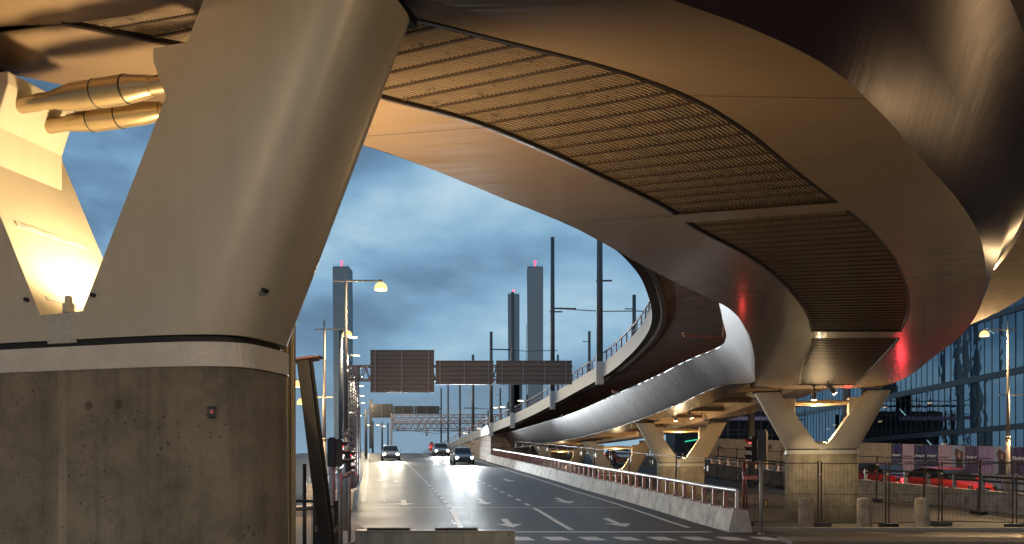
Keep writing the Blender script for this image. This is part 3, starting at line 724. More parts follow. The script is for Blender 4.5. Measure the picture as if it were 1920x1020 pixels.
m.strip(rl(REr),rl([p+Vector((.2,0,.9)) for p in REr])); m.build('soffit','brown_concrete',ramp_o,fix=False)
m=MB(); m.strip(rl(inn),rl([p+NL[i]*.5+Vector((0,0,-.09)) for i,p in enumerate(LEr)])); m.strip(rl([p+NL[i]*.5+Vector((0,0,-.09)) for i,p in enumerate(LEr)]),rl([p+NL[i]*.36+Vector((0,0,-.09)) for i,p in enumerate(LEr)])); m.strip(rl([p+NL[i]*.36+Vector((0,0,-.09)) for i,p in enumerate(LEr)]),rl([p+NL[i]*.3+Vector((0,0,.04)) for i,p in enumerate(LEr)])); m.strip(rl([p+NL[i]*.3+Vector((0,0,.04)) for i,p in enumerate(LEr)]),rl(LEr)); m.build('edge_rim','rim_concrete',ramp_o,fix=False)
top=[p+NL[i]*.04+Vector((0,0,.82)) for i,p in enumerate(LEr)]
m=MB(); m.strip(rl(LEr),rl(top)); m.strip(rl(top),rl([p+NL[i]*.35 for i,p in enumerate(top)])); m.build('parapet','parapet_paint',ramp_o,fix=False)
m=MB(); m.strip(rl([p+NL[i]*.3-Vector((0,0,.1)) for i,p in enumerate(top)]),rl([p+Vector((.2,0,.85)) for p in REr])); m.build('deck_top','asphalt',ramp_o,fix=False)
# drain brackets under the deck
for px,py,Y in ((1322,628,30),(1178,735,42),(1075,780,57)):
    p=W(px,py,Y); m=MB(); m.path([p+Vector((-.75,0,.1))-RO,p+Vector((-.75,0,-.02))-RO,p+Vector((.7,.2,-.08))-RO,p+Vector((.75,.2,.55))-RO],.06); m.build('drain_pipe','pink_post',ramp_o,fix=False)
# railing on the ramp
rr=empty('railing',(5.2,32,0),0,'grey steel railing with upright posts along the curving ramp edge','railing')
tb=[p+NL[i]*.12 for i,p in enumerate(top)]
tbv=[p for p in tb if p.y>22]; 
m=MB(); m.path(rl([p+Vector((0,0,.62)) for p in tbv]),.05,6); m.path(rl([p+Vector((0,0,.3)) for p in tbv]),.018,5); m.build('handrail','ramp_rail',rr,fix=False)
pp=resample(tbv,46)
for p in pp:
    m=MB(); m.box(p-RO+Vector((0,0,.3)),(.07,.14,.62)); m.build('post','ramp_rail',rr,fix=False)
# stone wall and embankment
LE2=[Vector((-2,80,5.45)),Vector((-4.7,96,5.3)),Vector((-7.5,112,5.1)),Vector((-12,140,4.9)),Vector((-18,175,4.8))]
sw=MB(); L2=resample(LE2,30); 
sw.strip([Vector((p.x,p.y,G(0,p.y)-.3)) for p in L2],[p-Vector((0,0,.05)) for p in L2])
sw.add([Vector((-2,80,G(0,80)-.3)),Vector((7,82,G(0,82)-.3)),Vector((7,82,5.4)),Vector((-2,80,5.4))],[(0,1,2,3)],uvs=[((0,0),(9,0),(9,3),(0,3))])
sw.add([L2[0],L2[-1],Vector((8,175,4.8)),Vector((7,82,5.4))],[(0,1,2,3)],uvs=[((0,0),(9,0),(9,3),(0,3))])
tag(sw.build('retaining_wall','stone_wall',fix=False),'pinkish stone block retaining wall where the ramp lands beside the road','wall')
pp2=MB(); N3=normals(L2); tt=[p-N3[i]*.3+Vector((0,0,.75-.012*i)) for i,p in enumerate(L2)]
pp2.strip([p-N3[i]*.05 for i,p in enumerate(L2)],tt); pp2.strip(tt,[p+N3[i]*.3 for i,p in enumerate(tt)]); pp2.strip([p+N3[i]*.3 for i,p in enumerate(tt)],[p+N3[i]*.3 for i,p in enumerate(L2)])
tag(pp2.build('parapet_wall','parapet_paint',fix=False),'pale sloping parapet on top of the stone retaining wall','wall')
r3=empty('railing',(-2,80,5.5),0,'reddish low railing above the stone retaining wall','railing'); ro3=Vector((-2,80,5.5))
m=MB(); m.path([p+Vector((.1,0,.75))-ro3 for p in tt],.04,5); m.path([p+Vector((.1,0,.35))-ro3 for p in tt],.03,5); m.build('handrail','pink_post',r3,fix=False)
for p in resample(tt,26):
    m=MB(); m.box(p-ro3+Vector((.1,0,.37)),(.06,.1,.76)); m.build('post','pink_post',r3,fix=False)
# masts
def edge_at(px):
    dense=list(LEr)+[p for p in L2[1:]]
    c=[p for p in dense if p.y>34]
    return min(c,key=lambda p:abs(960+FPX*p.x/p.y-px))
MASTS=[(1130,380,.17,'thickest dark mast rising behind the sky opening rim'),(1037,445,.15,'tallest fully seen dark mast beside the sign gantry end'),(965,548,.16,'dark mast standing in front of the split tower'),(922,622,.15,'dark mast directly above the ramp end wall'),(886,665,.15,'dark mast left of the ramp end above the stone wall'),(863,720,.13,'dark slim mast third from the left beyond the stone wall'),(843,722,.12,'dark slim mast second from the left beyond the stone wall'),(828,727,.12,'leftmost slim dark mast of the row beside the road crest')]
for px,ty,r_,lab in MASTS:
    e=edge_at(px); b=Vector((e.x-.1,e.y,e.z+.1)); zt=EYE+(HOR-ty)*e.y/FPX
    mo=empty('mast',b,0,lab,'mast','dark masts along the ramp edge')
    m=MB(); m.tube((0,0,-.2),(0,0,zt-b.z),r_*1.12,r_*.9,12); m.build('pole','mast_paint',mo)
    m=MB(); m.box((0,0,.15),(r_*2.6,r_*3.0,1.3)); m.build('foot','parapet_paint',mo,bevel=.05)
    if px in (1037,1130,922):
        m=MB(); m.box((.25,0,(zt-b.z)*.55),(.9,.1,.08)); m.build('bracket','mast_paint',mo)
for px,ty,Y,lab in ((1189,553,55,'short mast with a small arm at the right of the sky opening'),(1105,621,75,'short mast with a small arm between two thick masts'),(1046,665,95,'short thin mast showing just right of the tall mast'),(938,728,120,'far thin mast left of the split tower')):
    x=(px-960)*Y/FPX; zt=EYE+(HOR-ty)*Y/FPX; b=Vector((x,Y,5.6 if Y<100 else 4.8))
    mo=empty('mast',b,0,lab,'mast','short tram masts behind the railing')
    m=MB(); m.tube((0,0,0),(0,0,zt-b.z),.13,.12,10); m.build('pole','mast_paint',mo)
    m=MB(); m.box((-.3,0,(zt-b.z)-.9),(.6,.06,.06)); m.build('arm','mast_paint',mo)
wires=[((1037,578,61),(1235,583,50),'upper overhead wire strung from the tallest mast to the right'),((922,655,80),(1046,657,90),'lower overhead wire crossing behind the split tower'),((870,765,100),(965,765,110),'faint overhead wire low above the stone wall')]
for a,b,lab in wires:
    p=W(*a); q_=W(*b); mid=(p+q_)/2-Vector((0,0,.12)); m=MB(); m.path([p,mid,q_],.035,5)
    for t in (.05,.12,.2): m.tube(p.lerp(q_,t)-Vector((.35,0,0)),p.lerp(q_,t)+Vector((.35,0,0)),.06,n=6)
    tag(m.build('overhead_wire','mast_paint',fix=False),lab,'wire')

# ------------------------------------------------------------------ towers
def tower(px0,px1,top,Y,base,lab,core=False):
    x0=(px0-960)*Y/FPX; x1=(px1-960)*Y/FPX; zt=EYE+(HOR-top)*Y/FPX; w=x1-x0; b=Vector(((x0+x1)/2,Y,3.0))
    t=empty('bridge_tower',b,0,lab,'tower','slab towers of the lift bridge')
    h=zt-3.0; m=MB()
    m.loft([[Vector((sx*w/2*f+ (w*.05 if f<1 else 0),sy*w*.55,z)) for sx,sy in ((-1,-1),(1,-1),(1,1),(-1,1))] for z,f in ((0,.88),(h,1.0))]); m.build('shaft','tower_clad',t)
    m=MB(); m.box((0,0,h+.1),(w*.9,w*.9,.25)); 
    for k in range(7): m.box((-w*.45+k*w*.15,-w*.5,h+.35),(.06,.06,.6))
    m.build('parapet','tower_core',t)
    m=MB(); m.tube((0,-w*.3,h),(0,-w*.3,h+.9),.08); m.lathe([(.001,h+1.4),(.2,h+1.3),(.2,h+1.05),(.001,h+.9)],(0,-w*.3,0),10); m.build('beacon','beacon',t)
    if core:
        m=MB(); m.box((w*.25,-w*.2,h*.27),(w*.95,w*.7,h*.54)); m.build('lift_housing','tower_core',t)
    return t
tower(627,658,505,160,0,'tall slate blue slab tower behind the big lamp post on the left')
tower(988,1018,505,160,0,'tall slate blue slab tower in the middle with a red beacon')
tower(952,974,555,205,0,'shorter slate blue tower with a darker lower block and dark mast in front',True)
t4=tower(655,661,556,205,0,'narrow sliver of a tower just right of the left tall tower')
lt=empty('lattice_mast',W(990,0,190).xy.to_3d()+Vector((0,0,4)),0,'thin lattice ladder mast just left of the middle tower','mast')
m=MB(); h=EYE+(HOR-608)*190/FPX-4
for sx in (-.3,.3): m.bar((sx,0,0),(sx,0,h),.12)
for k in range(24): m.bar((-.3,0,k*h/24),(.3,0,k*h/24),.09)
m.build('ladder_frame','tower_core',lt)

# ------------------------------------------------------------------ gantries
def truss(mb,a,b,hgt,dep,n,r=.05):
    a=Vector(a);b=Vector(b)
    for dz in (0,hgt):
        for dy in (0,dep): mb.bar(a+Vector((0,dy,dz)),b+Vector((0,dy,dz)),r*1.9)
    for k in range(n):
        p=a.lerp(b,k/n); q_=a.lerp(b,(k+1)/n); z0,z1=(0,hgt) if k%2 else (hgt,0)
        for dy in (0,dep): mb.bar(p+Vector((0,dy,z0)),q_+Vector((0,dy,z1)),r)
        mb.bar(p+Vector((0,0,hgt if k%2 else 0)),p+Vector((0,dep,hgt if k%2 else 0)),r*.8)
def sign_panel(x0,x1,y0,y1,Y,lab,mat='sign_back',ribs=3,grp='road sign backs on the gantry'):
    a=W(x0,y1,Y); b=W(x1,y0,Y); c=(a+b)/2; w=b.x-a.x; h=b.z-a.z
    s=empty('road_sign',c,0,lab,'road sign',grp)
    m=MB(); m.box((0,.3,0),(w,.06,h)); nh=int(h/.22)
    for k in range(nh+1): m.box((0,.22,-h/2+.03+k*(h-.06)/nh),(w,.11,.05))
    m.build('panel',mat,s)
    for k in range(ribs): 
        x=-w/2+w*(.08+.84*k/(ribs-1)); m=MB(); m.box((x,.19,0),(.07,.08,h*.99)); m.build('rib','gantry_paint',s)
    return s
GY=47
ga=empty('sign_gantry',W(660,905,GY),0,'lattice sign gantry reaching over the road from a column on the left','gantry'); go_=W(660,905,GY)
m=MB(); cw=.62; ch=W(660,700,GY).z-go_.z+.1
for sx in (-cw/2,cw/2):
    for sy in (-.3,.3): m.bar((sx,sy,0),(sx,sy,ch),.07)
nb=18
for k in range(nb):
    z0,z1=k*ch/nb,(k+1)*ch/nb
    for sy in (-.3,.3): m.bar((-cw/2,sy,z0),(cw/2,sy,z1),.045); m.bar((cw/2,sy,z0),(-cw/2,sy,z1),.045)
m.build('column','gantry_paint',ga)
m=MB(); a=W(648,712,GY)-go_; b=W(1073,712,GY)-go_; truss(m,a,b,W(0,686,GY).z-W(0,712,GY).z,.55,48,.05); m.build('truss','gantry_paint',ga)
m=MB(); m.bar(W(653,704,GY)-go_,W(668,688,GY)-go_,.22); m.box(W(670,699,GY)-go_,(.22,.5,.8)); m.build('corner_bracket','gantry_paint',ga)
sign_panel(693,813,655,735,GY-.6,'largest sign back on the gantry, warm light on its slats',ribs=3)
sign_panel(816,925,675,720,GY-.6,'middle low sign back on the gantry over the road')
sign_panel(930,1073,675,720,GY-.6,'rightmost wide sign back at the free end of the gantry',ribs=4)
for p in ((672,779),(658,773)):
    pass
GY2=140
gb=empty('sign_gantry',W(700,838,GY2),0,'second distant sign gantry beyond the road crest','gantry'); g2=W(700,838,GY2)
m=MB(); truss(m,W(690,775,GY2)-g2,W(826,775,GY2)-g2,.9,.5,26,.06); m.build('truss','far_sign',gb)
m=MB(); m.box(W(695,795,GY2)-g2,(.4,.4,8)); m.build('column','far_sign',gb)
for a in ((694,736,757,783,'square dark sign back on the distant gantry'),(737,775,761,776,'small dark sign back in the middle of the distant gantry'),(777,823,761,776,'long dark sign back at the right of the distant gantry')):
    sign_panel(a[0],a[1],a[2],a[3],GY2-1,a[4],'far_sign',grp='dark sign backs on the distant gantry')
for k,(ty,Y,x1) in enumerate(((778,112,940),(783,126,925),(790,138,918),(795,150,905))):
    b0=W(734,ty,Y); b1=W(x1,ty-1,Y); c=Vector((b0.x,Y,4.3))
    po=empty('catenary_portal',c,0,['nearest','second','third','farthest'][k]+' lattice catenary portal spanning the tram tracks beyond the crest','gantry','catenary portals beyond the crest')
    m=MB(); h=.85
    truss(m,b0-c,b1-c,-h*(1.4 if k>=2 else 1),.5,30,.055)
    if k>=2: m.bar(b0-c+Vector((0,0,-h)),(b0+b1)/2-c+Vector((0,0,-h*2)),.09); m.bar((b0+b1)/2-c+Vector((0,0,-h*2)),b1-c+Vector((0,0,-h)),.09)
    mid=b0.lerp(b1,.36)-c; m.box(mid+Vector((0,0,-h*1.9)),(.25,.25,1.6)) if k==2 else None
    m.build('truss','gantry_paint',po)
    for q_ in (b0,b1):
        m=MB(); m.box(Vector((q_.x,Y,(q_.z+3.4)/2+.2))-c,(.22,.22,q_.z-3.4)); m.build('column','gantry_paint',po)

# ------------------------------------------------------------------ street lamps
def dome_lamp(lab,pole_h,arms,grp='street lamps with glowing amber domes',base=.065,energy=420,lampcol=(1.0,.62,.27)):
    s=empty('street_lamp',(0,0,0),0,lab,'street lamp',grp)
    m=MB(); m.tube((0,0,0),(0,0,pole_h*.38),base*1.25,base*1.2,12); m.tube((0,0,pole_h*.38),(0,0,pole_h+.15),base,base*.55,12); m.lathe([(base*1.5,pole_h*.385),(base*1.5,pole_h*.375)],n=12); m.tube((0,0,pole_h*.372),(0,0,pole_h*.388),base*1.45,n=12); m.tube((0,0,0),(0,0,.05),.14,n=12); m.build('pole','zinc_dull',s)
    for (z,dx) in arms:
        sg=1 if dx>0 else -1
        m=MB(); m.bar((-sg*.35,0,z),(dx,0,z),.05,.045); m.tube((dx,0,z+.03),(dx,0,z-.04),.045); m.build('arm','zinc_dull',s)
        m=MB(); R_=.18
        m.lathe([(R_*math.sin(t),z-.04-R_*(1-math.cos(t))) for t in [k*math.pi/2/8 for k in range(9)]]+[(R_*1.02,z-.27)],(dx,0,0),18); d=m.build('lamp_dome','lamp_dome',s,fix=False)
        m=MB(); m.lathe([(.001,z-.22),(R_*.95,z-.245)],(dx,0,0),18); m.build('lamp_lens','lamp_hot',d,fix=False)
        light('lamp_glow','POINT',(dx,0,z-.36),energy,lampcol,s,.08)
    return s
x=lambda px,Y:(px-960)*Y/FPX
a=dome_lamp('tallest lamp post with one glowing dome beside the big left tower',7.2,[(7.08,.99)]); a.location=(x(648,24),24,.1)
a=dome_lamp('lamp post with two glowing domes at different heights left of the tower',7.0,[(6.8,.86),(4.25,-.84)]); a.location=(x(608,32),32,.35)
a=dome_lamp('lamp post with a glowing dome in front of the glass building',7.3,[(7.12,-.95),(4.5,1.2)],energy=1300); a.location=(x(1890,34.3),34.3,.4)
a=dome_lamp('lamp post mostly hidden behind the near pier, one dome showing',4.9,[(4.8,.62)]); a.location=(x(556,30)-.62,30,.25)
for lx,ly,en,lab in ((7.5,-7.5,1500,'amber dome street lamp behind the viewpoint on the right'),(-4.5,-8.5,800,'amber dome street lamp behind the viewpoint on the left'),(13.55,10.9,110,'amber dome street lamp beside the curving deck, outside the frame'),(13.95,19.4,60,'amber dome street lamp right of the bollards, outside the frame')):
    a=dome_lamp(lab,6.8 if ly>0 else 6.4,[(6.75 if ly>15 else 6.3,-.95)],energy=en,lampcol=(1.0,.65,.32)); a.location=(lx,ly,0)
def head_lamp(lab,h,dx,grp):
    s=empty('street_lamp',(0,0,0),0,lab,'street lamp',grp)
    m=MB(); m.tube((0,0,-1),(0,0,h+.6),.17,.13,10); m.build('pole','mast_paint',s)
    m=MB(); m.bar((0,0,h),(dx*.55,0,h+.05),.07); m.build('arm','mast_paint',s)
    m=MB(); m.lathe([(.001,.10),(.2,.08),(.34,0)],(dx*.85,0,h),12); d=m.build('lamp_head','zinc_dull',s)
    d.scale=(1,1,1)
    m=MB(); m.lathe([(.34,0),(.25,-.06),(.001,-.09)],(dx*.85,0,h),12); m.build('lamp_lens','cool_hot',d)
    return s
proto=None
for k,Y in enumerate([60,75,90,105,120,136,150]):
    lab=ORD[k]+' tall lamp post from the sign gantry along the left road edge'
    if proto is None: proto=head_lamp(lab,9.5,1.0,'lamp posts along the left bridge edge'); o=proto
    else: o=copy_tree(proto); o['label']=lab
    o.location=(Lx(Y)-5.3,Y,G(0,Y))
    if k<4: light('lamp_glow','POINT',(.85,0,9.2),1500,(1.0,.80,.50),o,.15)
p2=None
for k,(px,py,Y) in enumerate(((672,779,90),(658,773,84),(689,797,130),(708,797,150),(720,799,170))):
    lab=['low lamp right of the pair behind the gantry column','low lamp left of the pair behind the gantry column','low far lamp left of three beneath the distant sign','low far lamp, middle of three beneath the distant sign','low far lamp, right of three beneath the distant sign'][k]
    p=W(px,py,Y); h=4.2
    if p2 is None: p2=head_lamp(lab,4.2,-.9,'low lamps of the footway beyond the road'); o=p2
    else: o=copy_tree(p2); o['label']=lab
    o.location=(p.x+.8,Y,p.z-h)
p3=None
for k,(px,py,Y) in enumerate(((976,751,90),(942,763,105),(929,764,120),(907,777,135),(898,803,120),(872,812,140))):
    lab=ORD[k]+' small lamp from the right on the far ramp above the stone wall'
    p=W(px,py,Y); h=4.0
    if p3 is None: p3=head_lamp(lab,h,-.8,'small lamps on the far ramp'); o=p3
    else: o=copy_tree(p3); o['label']=lab
    o.location=(p.x+.7,Y,p.z-h)

# ------------------------------------------------------------------ barriers and rails of the main road
def bx(Y): return Lx(Y)+7.75
rb=empty('concrete_barrier',(bx(25),25,0),0,'long pale concrete barrier wall along the right road edge','barrier'); ro=Vector((bx(25),25,0))
jn=[24.9]+[24.9+2.0*k for k in range(1,29)]
pc=MB()
for k in range(len(jn)-1):
    ys=ysteps(jn[k]+.012,jn[k+1]-.012); secs=[]
    for y_ in ys:
        z=G(0,y_); xx=bx(y_)
        secs.append([Vector((xx,y_,z-.1))-ro,Vector((xx+.06,y_,z+.18))-ro,Vector((xx+.16,y_,z+.62))-ro,Vector((xx+.58,y_,z+.62))-ro,Vector((xx+.68,y_,z+.18))-ro,Vector((xx+.72,y_,z-.1))-ro])
    pc.loft(secs)
pc.build('wall','bright_concrete',rb)
rr2=empty('guard_rail',(bx(25)+.37,25,.62),0,'steel tube guard rail on posts coloured with red signal light above the right concrete barrier','railing'); rg=Vector((bx(25)+.37,25,.62))
ysr=[25.15+k for k in range(0,54)]
m=MB(); pts=[Vector((bx(y_)+.37,y_,G(0,y_)+.62+.56))-rg for y_ in ysr]; m.path(pts,.065,8); m.tube(pts[0],pts[0]+Vector((0,0,-.55)),.06); m.build('rail','zinc',rr2,fix=False)
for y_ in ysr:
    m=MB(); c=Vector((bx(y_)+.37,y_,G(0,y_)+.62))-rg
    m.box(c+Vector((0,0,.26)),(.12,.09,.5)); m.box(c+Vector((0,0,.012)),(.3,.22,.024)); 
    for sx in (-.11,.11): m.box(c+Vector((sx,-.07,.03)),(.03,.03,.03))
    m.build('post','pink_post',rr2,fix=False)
lb=empty('concrete_barrier',(Lx(36)-4.6,36,.5),0,'curved concrete barrier along the left road edge below the gantry','barrier'); lo=Vector((Lx(36)-4.6,36,.5))
m=MB(); secs=[]
for y_ in ysteps(34.5,128):
    z=G(0,y_); xx=kl(y_)-.62-(.0 if y_>38 else (38-y_)*.12)
    h=.85
    secs.append([Vector((xx,y_,z-.1))-lo,Vector((xx-.08,y_,z+.3))-lo,Vector((xx-.14,y_,z+h))-lo,Vector((xx-.42,y_,z+h))-lo,Vector((xx-.48,y_,z+.3))-lo,Vector((xx-.55,y_,z-.1))-lo])
m.loft(secs); m.build('wall','bright_concrete',lb)
m=MB(); m.path([s_[2]+Vector((-.14,0,.32)) for s_ in secs],.05,6); 
for s_ in secs[::2]: m.box(s_[2]+Vector((-.14,0,.16)),(.06,.06,.33))
m.build('rail','zinc',lb,fix=False)
ob=empty('concrete_barrier',(-12,45,1),0,'grey barrier wall at the outer edge of the side road','barrier'); oo=Vector((-12,45,1))
m=MB(); secs=[]
for y_ in ysteps(30,125):
    z=G(0,y_); xx=Lx(y_)-3.2-.075*y_-3.6
    secs.append([Vector((xx,y_,z-.1))-oo,Vector((xx-.05,y_,z+.9))-oo,Vector((xx-.35,y_,z+.9))-oo,Vector((xx-.4,y_,z-.1))-oo])
m.loft(secs); m.build('wall','wall_concrete',ob)
sh=MB(); sh.prism([(-52,110,3),(-34,110,3),(-34,110,EYE+46*110/FPX),(-38,110,EYE+48*110/FPX),(-52,110,EYE+48*110/FPX)],(0,8,0)); tag(sh.build('shed','dark_building'),'low dark shed roof on the horizon at far left','building')
# low front barrier
fb=empty('plate_barrier',(-1.34,15,0),0,'weathered metal plate barrier with two dark strips at the bottom of the frame','barrier')
m=MB(); m.box((0,0,.38),(2.78,.25,.74)); m.build('body','plate_weathered',fb,bevel=.012)
m=MB(); m.box((0,0,.765),(2.80,.29,.03)); m.box((-1.38,-.13,.38),(.025,.03,.72)); m.box((1.38,-.13,.38),(.025,.03,.72)); m.build('edge_frame','zinc_dull',fb)
for xx,w in ((-.83,.74),(.36,.74)):
    m=MB(); m.box((xx,.02,.80),(w,.16,.035)); m.build('top_strip','wood_dark',fb)
m=MB(); m.tube((-1.30,-.13,.70),(-1.30,-.122,.70),.015); m.tube((1.30,-.13,.70),(1.30,-.122,.70),.015); m.build('bolt','black_metal',fb)

# ------------------------------------------------------------------ mesh fence panels
def fence_proto(wd,h,lab,grp,mat='dark_fence',wires=True,red=False):
    s=empty('fence_panel',(0,0,0),0,lab,'fence',grp)
    m=MB(); 
    for sx in (.02,wd-.02): m.tube((sx,0,.05),(sx,0,h+.03),.024,n=8)
    for z in (.12,h*.5,h-.03): m.tube((.02,0,z),(wd-.02,0,z),.018 if z!=h*.5 else .010,n=6)
    m.build('frame',mat,s,fix=False)
    if wires:
        m=MB(); n=int(wd/.11)
        for k in range(1,n): m.bar((wd*k/n,0,.12),(wd*k/n,0,h-.03),.004)
        for z in (.6,1.4): m.bar((0,0,z),(wd,0,z),.005)
        m.build('wire_mesh','fence_wire',s,fix=False)
    m=MB(); m.box((0,0,.05),(.62,.24,.13)); m.build('foot_block','black_metal',s,bevel=.02)
    m=MB(); m.box((.0,0,h*.82),(.09,.07,.06)); m.build('clamp','zinc_dull',s)
    return s
def run(pts,wd,h,labs,grp,mat='dark_fence',lbl=None):
    poly=[Vector((a,b,0)) for a,b in pts]; n=max(1,int(round(length(poly)/wd))); P=resample(poly,n); pr=None
    for k in range(n):
        d=P[k+1]-P[k]
        lab=labs(k,n)
        if pr is None: pr=fence_proto(d.length,h,lab,grp,mat); o=pr
        else: o=copy_tree(pr); o['label']=lab
        z0=G(P[k].x,P[k].y); z1=G(P[k+1].x,P[k+1].y)
        o.location=(P[k].x,P[k].y,z0); o.rotation_euler=(0,-math.atan2(z1-z0,d.length),math.atan2(d.y,d.x)); o.rotation_mode='XYZ'
        # sheared by rotation only; frames lean a hair like real panels
        if lbl and k%1==0:
            m=MB(); m.box((.35,-.03,h*.82),(.14,.01,.2)); t_=m.build('notice_plate','label_white',o); 
            if k%4==2: t_.data.materials[0]=M['sign_pink']
fa=[(bx(y_)+1.45,y_) for y_ in range(73,26,-3)]
run(fa,3.2,2.0,lambda k,n:ORD[k]+' wire fence panel from the stone wall behind the guard rail','wire fence panels behind the guard rail',lbl=True)
fpx=[((1394,26.9),(1535,26.6)),((1539,26.5),(1662,26.2)),((1666,26.3),(1761,27.2)),((1765,27.1),(1900,26.3)),((1905,26.2),(2030,25.9))]
FL=['wire fence panel left of the far concrete pier column','wire fence panel in front of the far concrete pier column','narrow wire fence panel between the second and third bollard','wide wire fence panel right of the third bollard','wire fence panel leaving the frame at the right edge']
for (a,b),lab in zip(fpx,FL):
    p=Vector((x(*a),a[1],0)); q_=Vector((x(*b),b[1],0)); d=q_-p
    o=fence_proto(d.length,1.98,lab,'front wire fence panels by the bollards'); o.location=(p.x,p.y,G(p.x,p.y)); o.rotation_euler=(0,0,math.atan2(d.y,d.x))
    if lab.startswith('wire fence panel left'):
        m=MB(); m.tube((.0,-.02,.1),(.0,-.02,1.98),.03,n=8); m.tube((.12,-.02,.1),(.05,-.02,1.98),.024,n=8); m.tube((.0,-.02,1.93),(.85,-.02,1.93),.02,n=8); m.build('red_post','red_fence',o)
run([(17.6,28.3),(16.9,32),(15.5,38),(14.3,46),(13,55),(11.6,66)],3.0,1.95,lambda k,n:ORD[k]+' wire fence panel from the right edge along the second road','wire fence panels along the second road')

# second road barrier + posts
b2=empty('concrete_barrier',(16,38,0),0,'grey concrete barrier along the second road behind the wire fence','barrier'); bo=Vector((16,38,0))
L_=resample([Vector(p) for p in ((20.5,24,0),(18.6,29,0),(17.1,35,0),(15.6,43,0),(14.2,53,0),(12.4,66,0),(10.8,78,0))],40); N_=normals(L_)
m=MB(); secs=[]
for i,p in enumerate(L_):
    z=G(p.x,p.y); secs.append([p+N_[i]*d+Vector((0,0,z+h))-bo for d,h in ((-.3,-.1),(-.24,.25),(-.14,.8),(.14,.8),(.24,.25),(.3,-.1))])
m.loft(secs); m.build('wall','wall_concrete',b2)
r5=empty('guard_rail',(16,38,0),0,'dark rail on pale zinc posts above the second road barrier','railing')
m=MB()
for h in (1.32,1.15): m.path([p+Vector((0,0,G(p.x,p.y)+h))-bo for p in L_],.05 if h>1.2 else .04,6)
m.build('rail','black_metal',r5,fix=False); r5.location=bo; 
for p in resample(L_,38):
    m=MB(); z=G(p.x,p.y)+.8; c=p+Vector((0,0,z))-bo; m.box(c+Vector((0,0,.27)),(.12,.1,.54)); m.box(c+Vector((0,0,.015)),(.36,.26,.03)); m.build('post','zinc',r5,fix=False)
b2.location=bo

# bollards
bp=None
for k,px in enumerate((1511,1621,1729)):
    lab=['concrete bollard left of the far pier column','concrete bollard just right of the far pier column','rightmost concrete bollard in front of the wire fence'][k]
    if bp is None:
        bp=empty('bollard',(0,0,0),0,lab,'bollard','concrete bollards along the kerb'); m=MB(); m.lathe([(.225,0),(.222,.9),(.205,.975),(.001,.985)],n=28); o_=m.build('post','bollard_concrete',bp); o_.modifiers.new('es','EDGE_SPLIT').split_angle=R(40); o=bp
    else: o=copy_tree(bp); o['label']=lab
    o.location=(x(px,26.0),26.0,.03); o.rotation_euler=(0,0,k*1.3)

# ------------------------------------------------------------------ traffic lights
def tl_head(name,par,loc,rz,lit,sc=1.0,mat='black_metal'):
    h=empty(name,loc,rz); h.parent=par
    return h
def signal_head(par,loc,rz,lit,sc=1.0,face='black_metal'):
    rm=Matrix.Rotation(rz,3,'Z'); o=Vector(loc)
    def T(v): return rm@(Vector(v)*sc)+o
    m=MB(); m.box(o,(.24*sc,.2*sc,.84*sc),rm)
    for k in (-1,0,1): m.box(T((0,0,k*.28+.135)),(.25*sc,.21*sc,.012),rm)
    m.box(T((0,.0,.44)),(.16*sc,.14*sc,.05*sc),rm)
    hd=m.build('signal_head',face,par,bevel=.012)
    for k in (1,0,-1):
        m=MB(); n=12; R_=.1*sc
        for i in range(n):
            a0=-.35+(math.pi+.7)*i/n; a1=-.35+(math.pi+.7)*(i+1)/n
            pts=[]
            for a_,l in ((a0,0),(a1,0),(a1,.10+.12*max(0,math.sin(a1))),(a0,.10+.12*max(0,math.sin(a0)))):
                pts.append(T((.1*math.cos(a_),-.1-l,k*.28+.1*math.sin(a_))))
            m.add(pts,[(0,1,2,3)],True)
        m.build('visor','black_metal',hd,fix=False)
        m=MB(); m.tube(T((0,-.101,k*.28)),T((0,-.108,k*.28)),.085*sc,n=14); m.build('lens','red_hot' if (k==1 and lit) else 'car_glass',hd)
    return hd
def traffic_light(lab,loc,h,heads,pole=.055,mat='zinc_dull'):
    t=empty('traffic_light',loc,0,lab,'traffic light','traffic lights at the crossing')
    m=MB(); m.tube((0,0,0),(0,0,h),pole,pole*.95,12); m.tube((0,0,0),(0,0,.06),pole*1.9,n=12); m.build('pole',mat,t)
    for (dx,dy,z,rz,lit,sc) in heads: signal_head(t,(dx,dy,z),rz,lit,sc,'black_metal')
    return t
t=traffic_light('red traffic light with two heads beside the far pier, on a spotted grey pole',(x(1427,24.2),24.2,.02),2.15,[(-.22,.05,2.42,-R(78),True,.82),(.05,.0,2.52,R(150),False,1.0)])
m=MB(); m.box((.12,-.02,.9),(.10,.05,.24)); m.build('push_button','black_metal',t); m=MB(); m.box((.12,-.047,.9),(.05,.006,.17)); m.build('reflector','yellow_plastic',t)
m=MB(); m.box((-.3,.0,1.62),(.42,.02,.1)); m.build('pink_plate','sign_pink',t)
m=MB(); m.box((-.1,0,2.42),(.2,.03,.04)); m.build('arm','black_metal',t)
rg=light('red_glow','POINT',(-.55,-.05,2.66),3,(1.0,.06,.05),t,.08); rg.data.specular_factor=0
t=traffic_light('black traffic light seen from behind, left of the pink lamp pole',(x(623,18.6),18.6,.05),1.9,[(0,0,2.17,R(165),False,.72)],.075)
t=traffic_light('dark red traffic light on a spotted grey pole in the left group',(x(637.5,18.0),18.0,.05),1.82,[(0,0,2.14,R(95),True,.66)],.06)
light('red_glow','POINT',(.34,-.02,2.33),7,(1.0,.06,.05),t,.06)
m=MB(); m.path([(0,0,1.62),(.16,.05,1.68),(.2,.1,1.75)],.035); m.build('arm','zinc_dull',t)
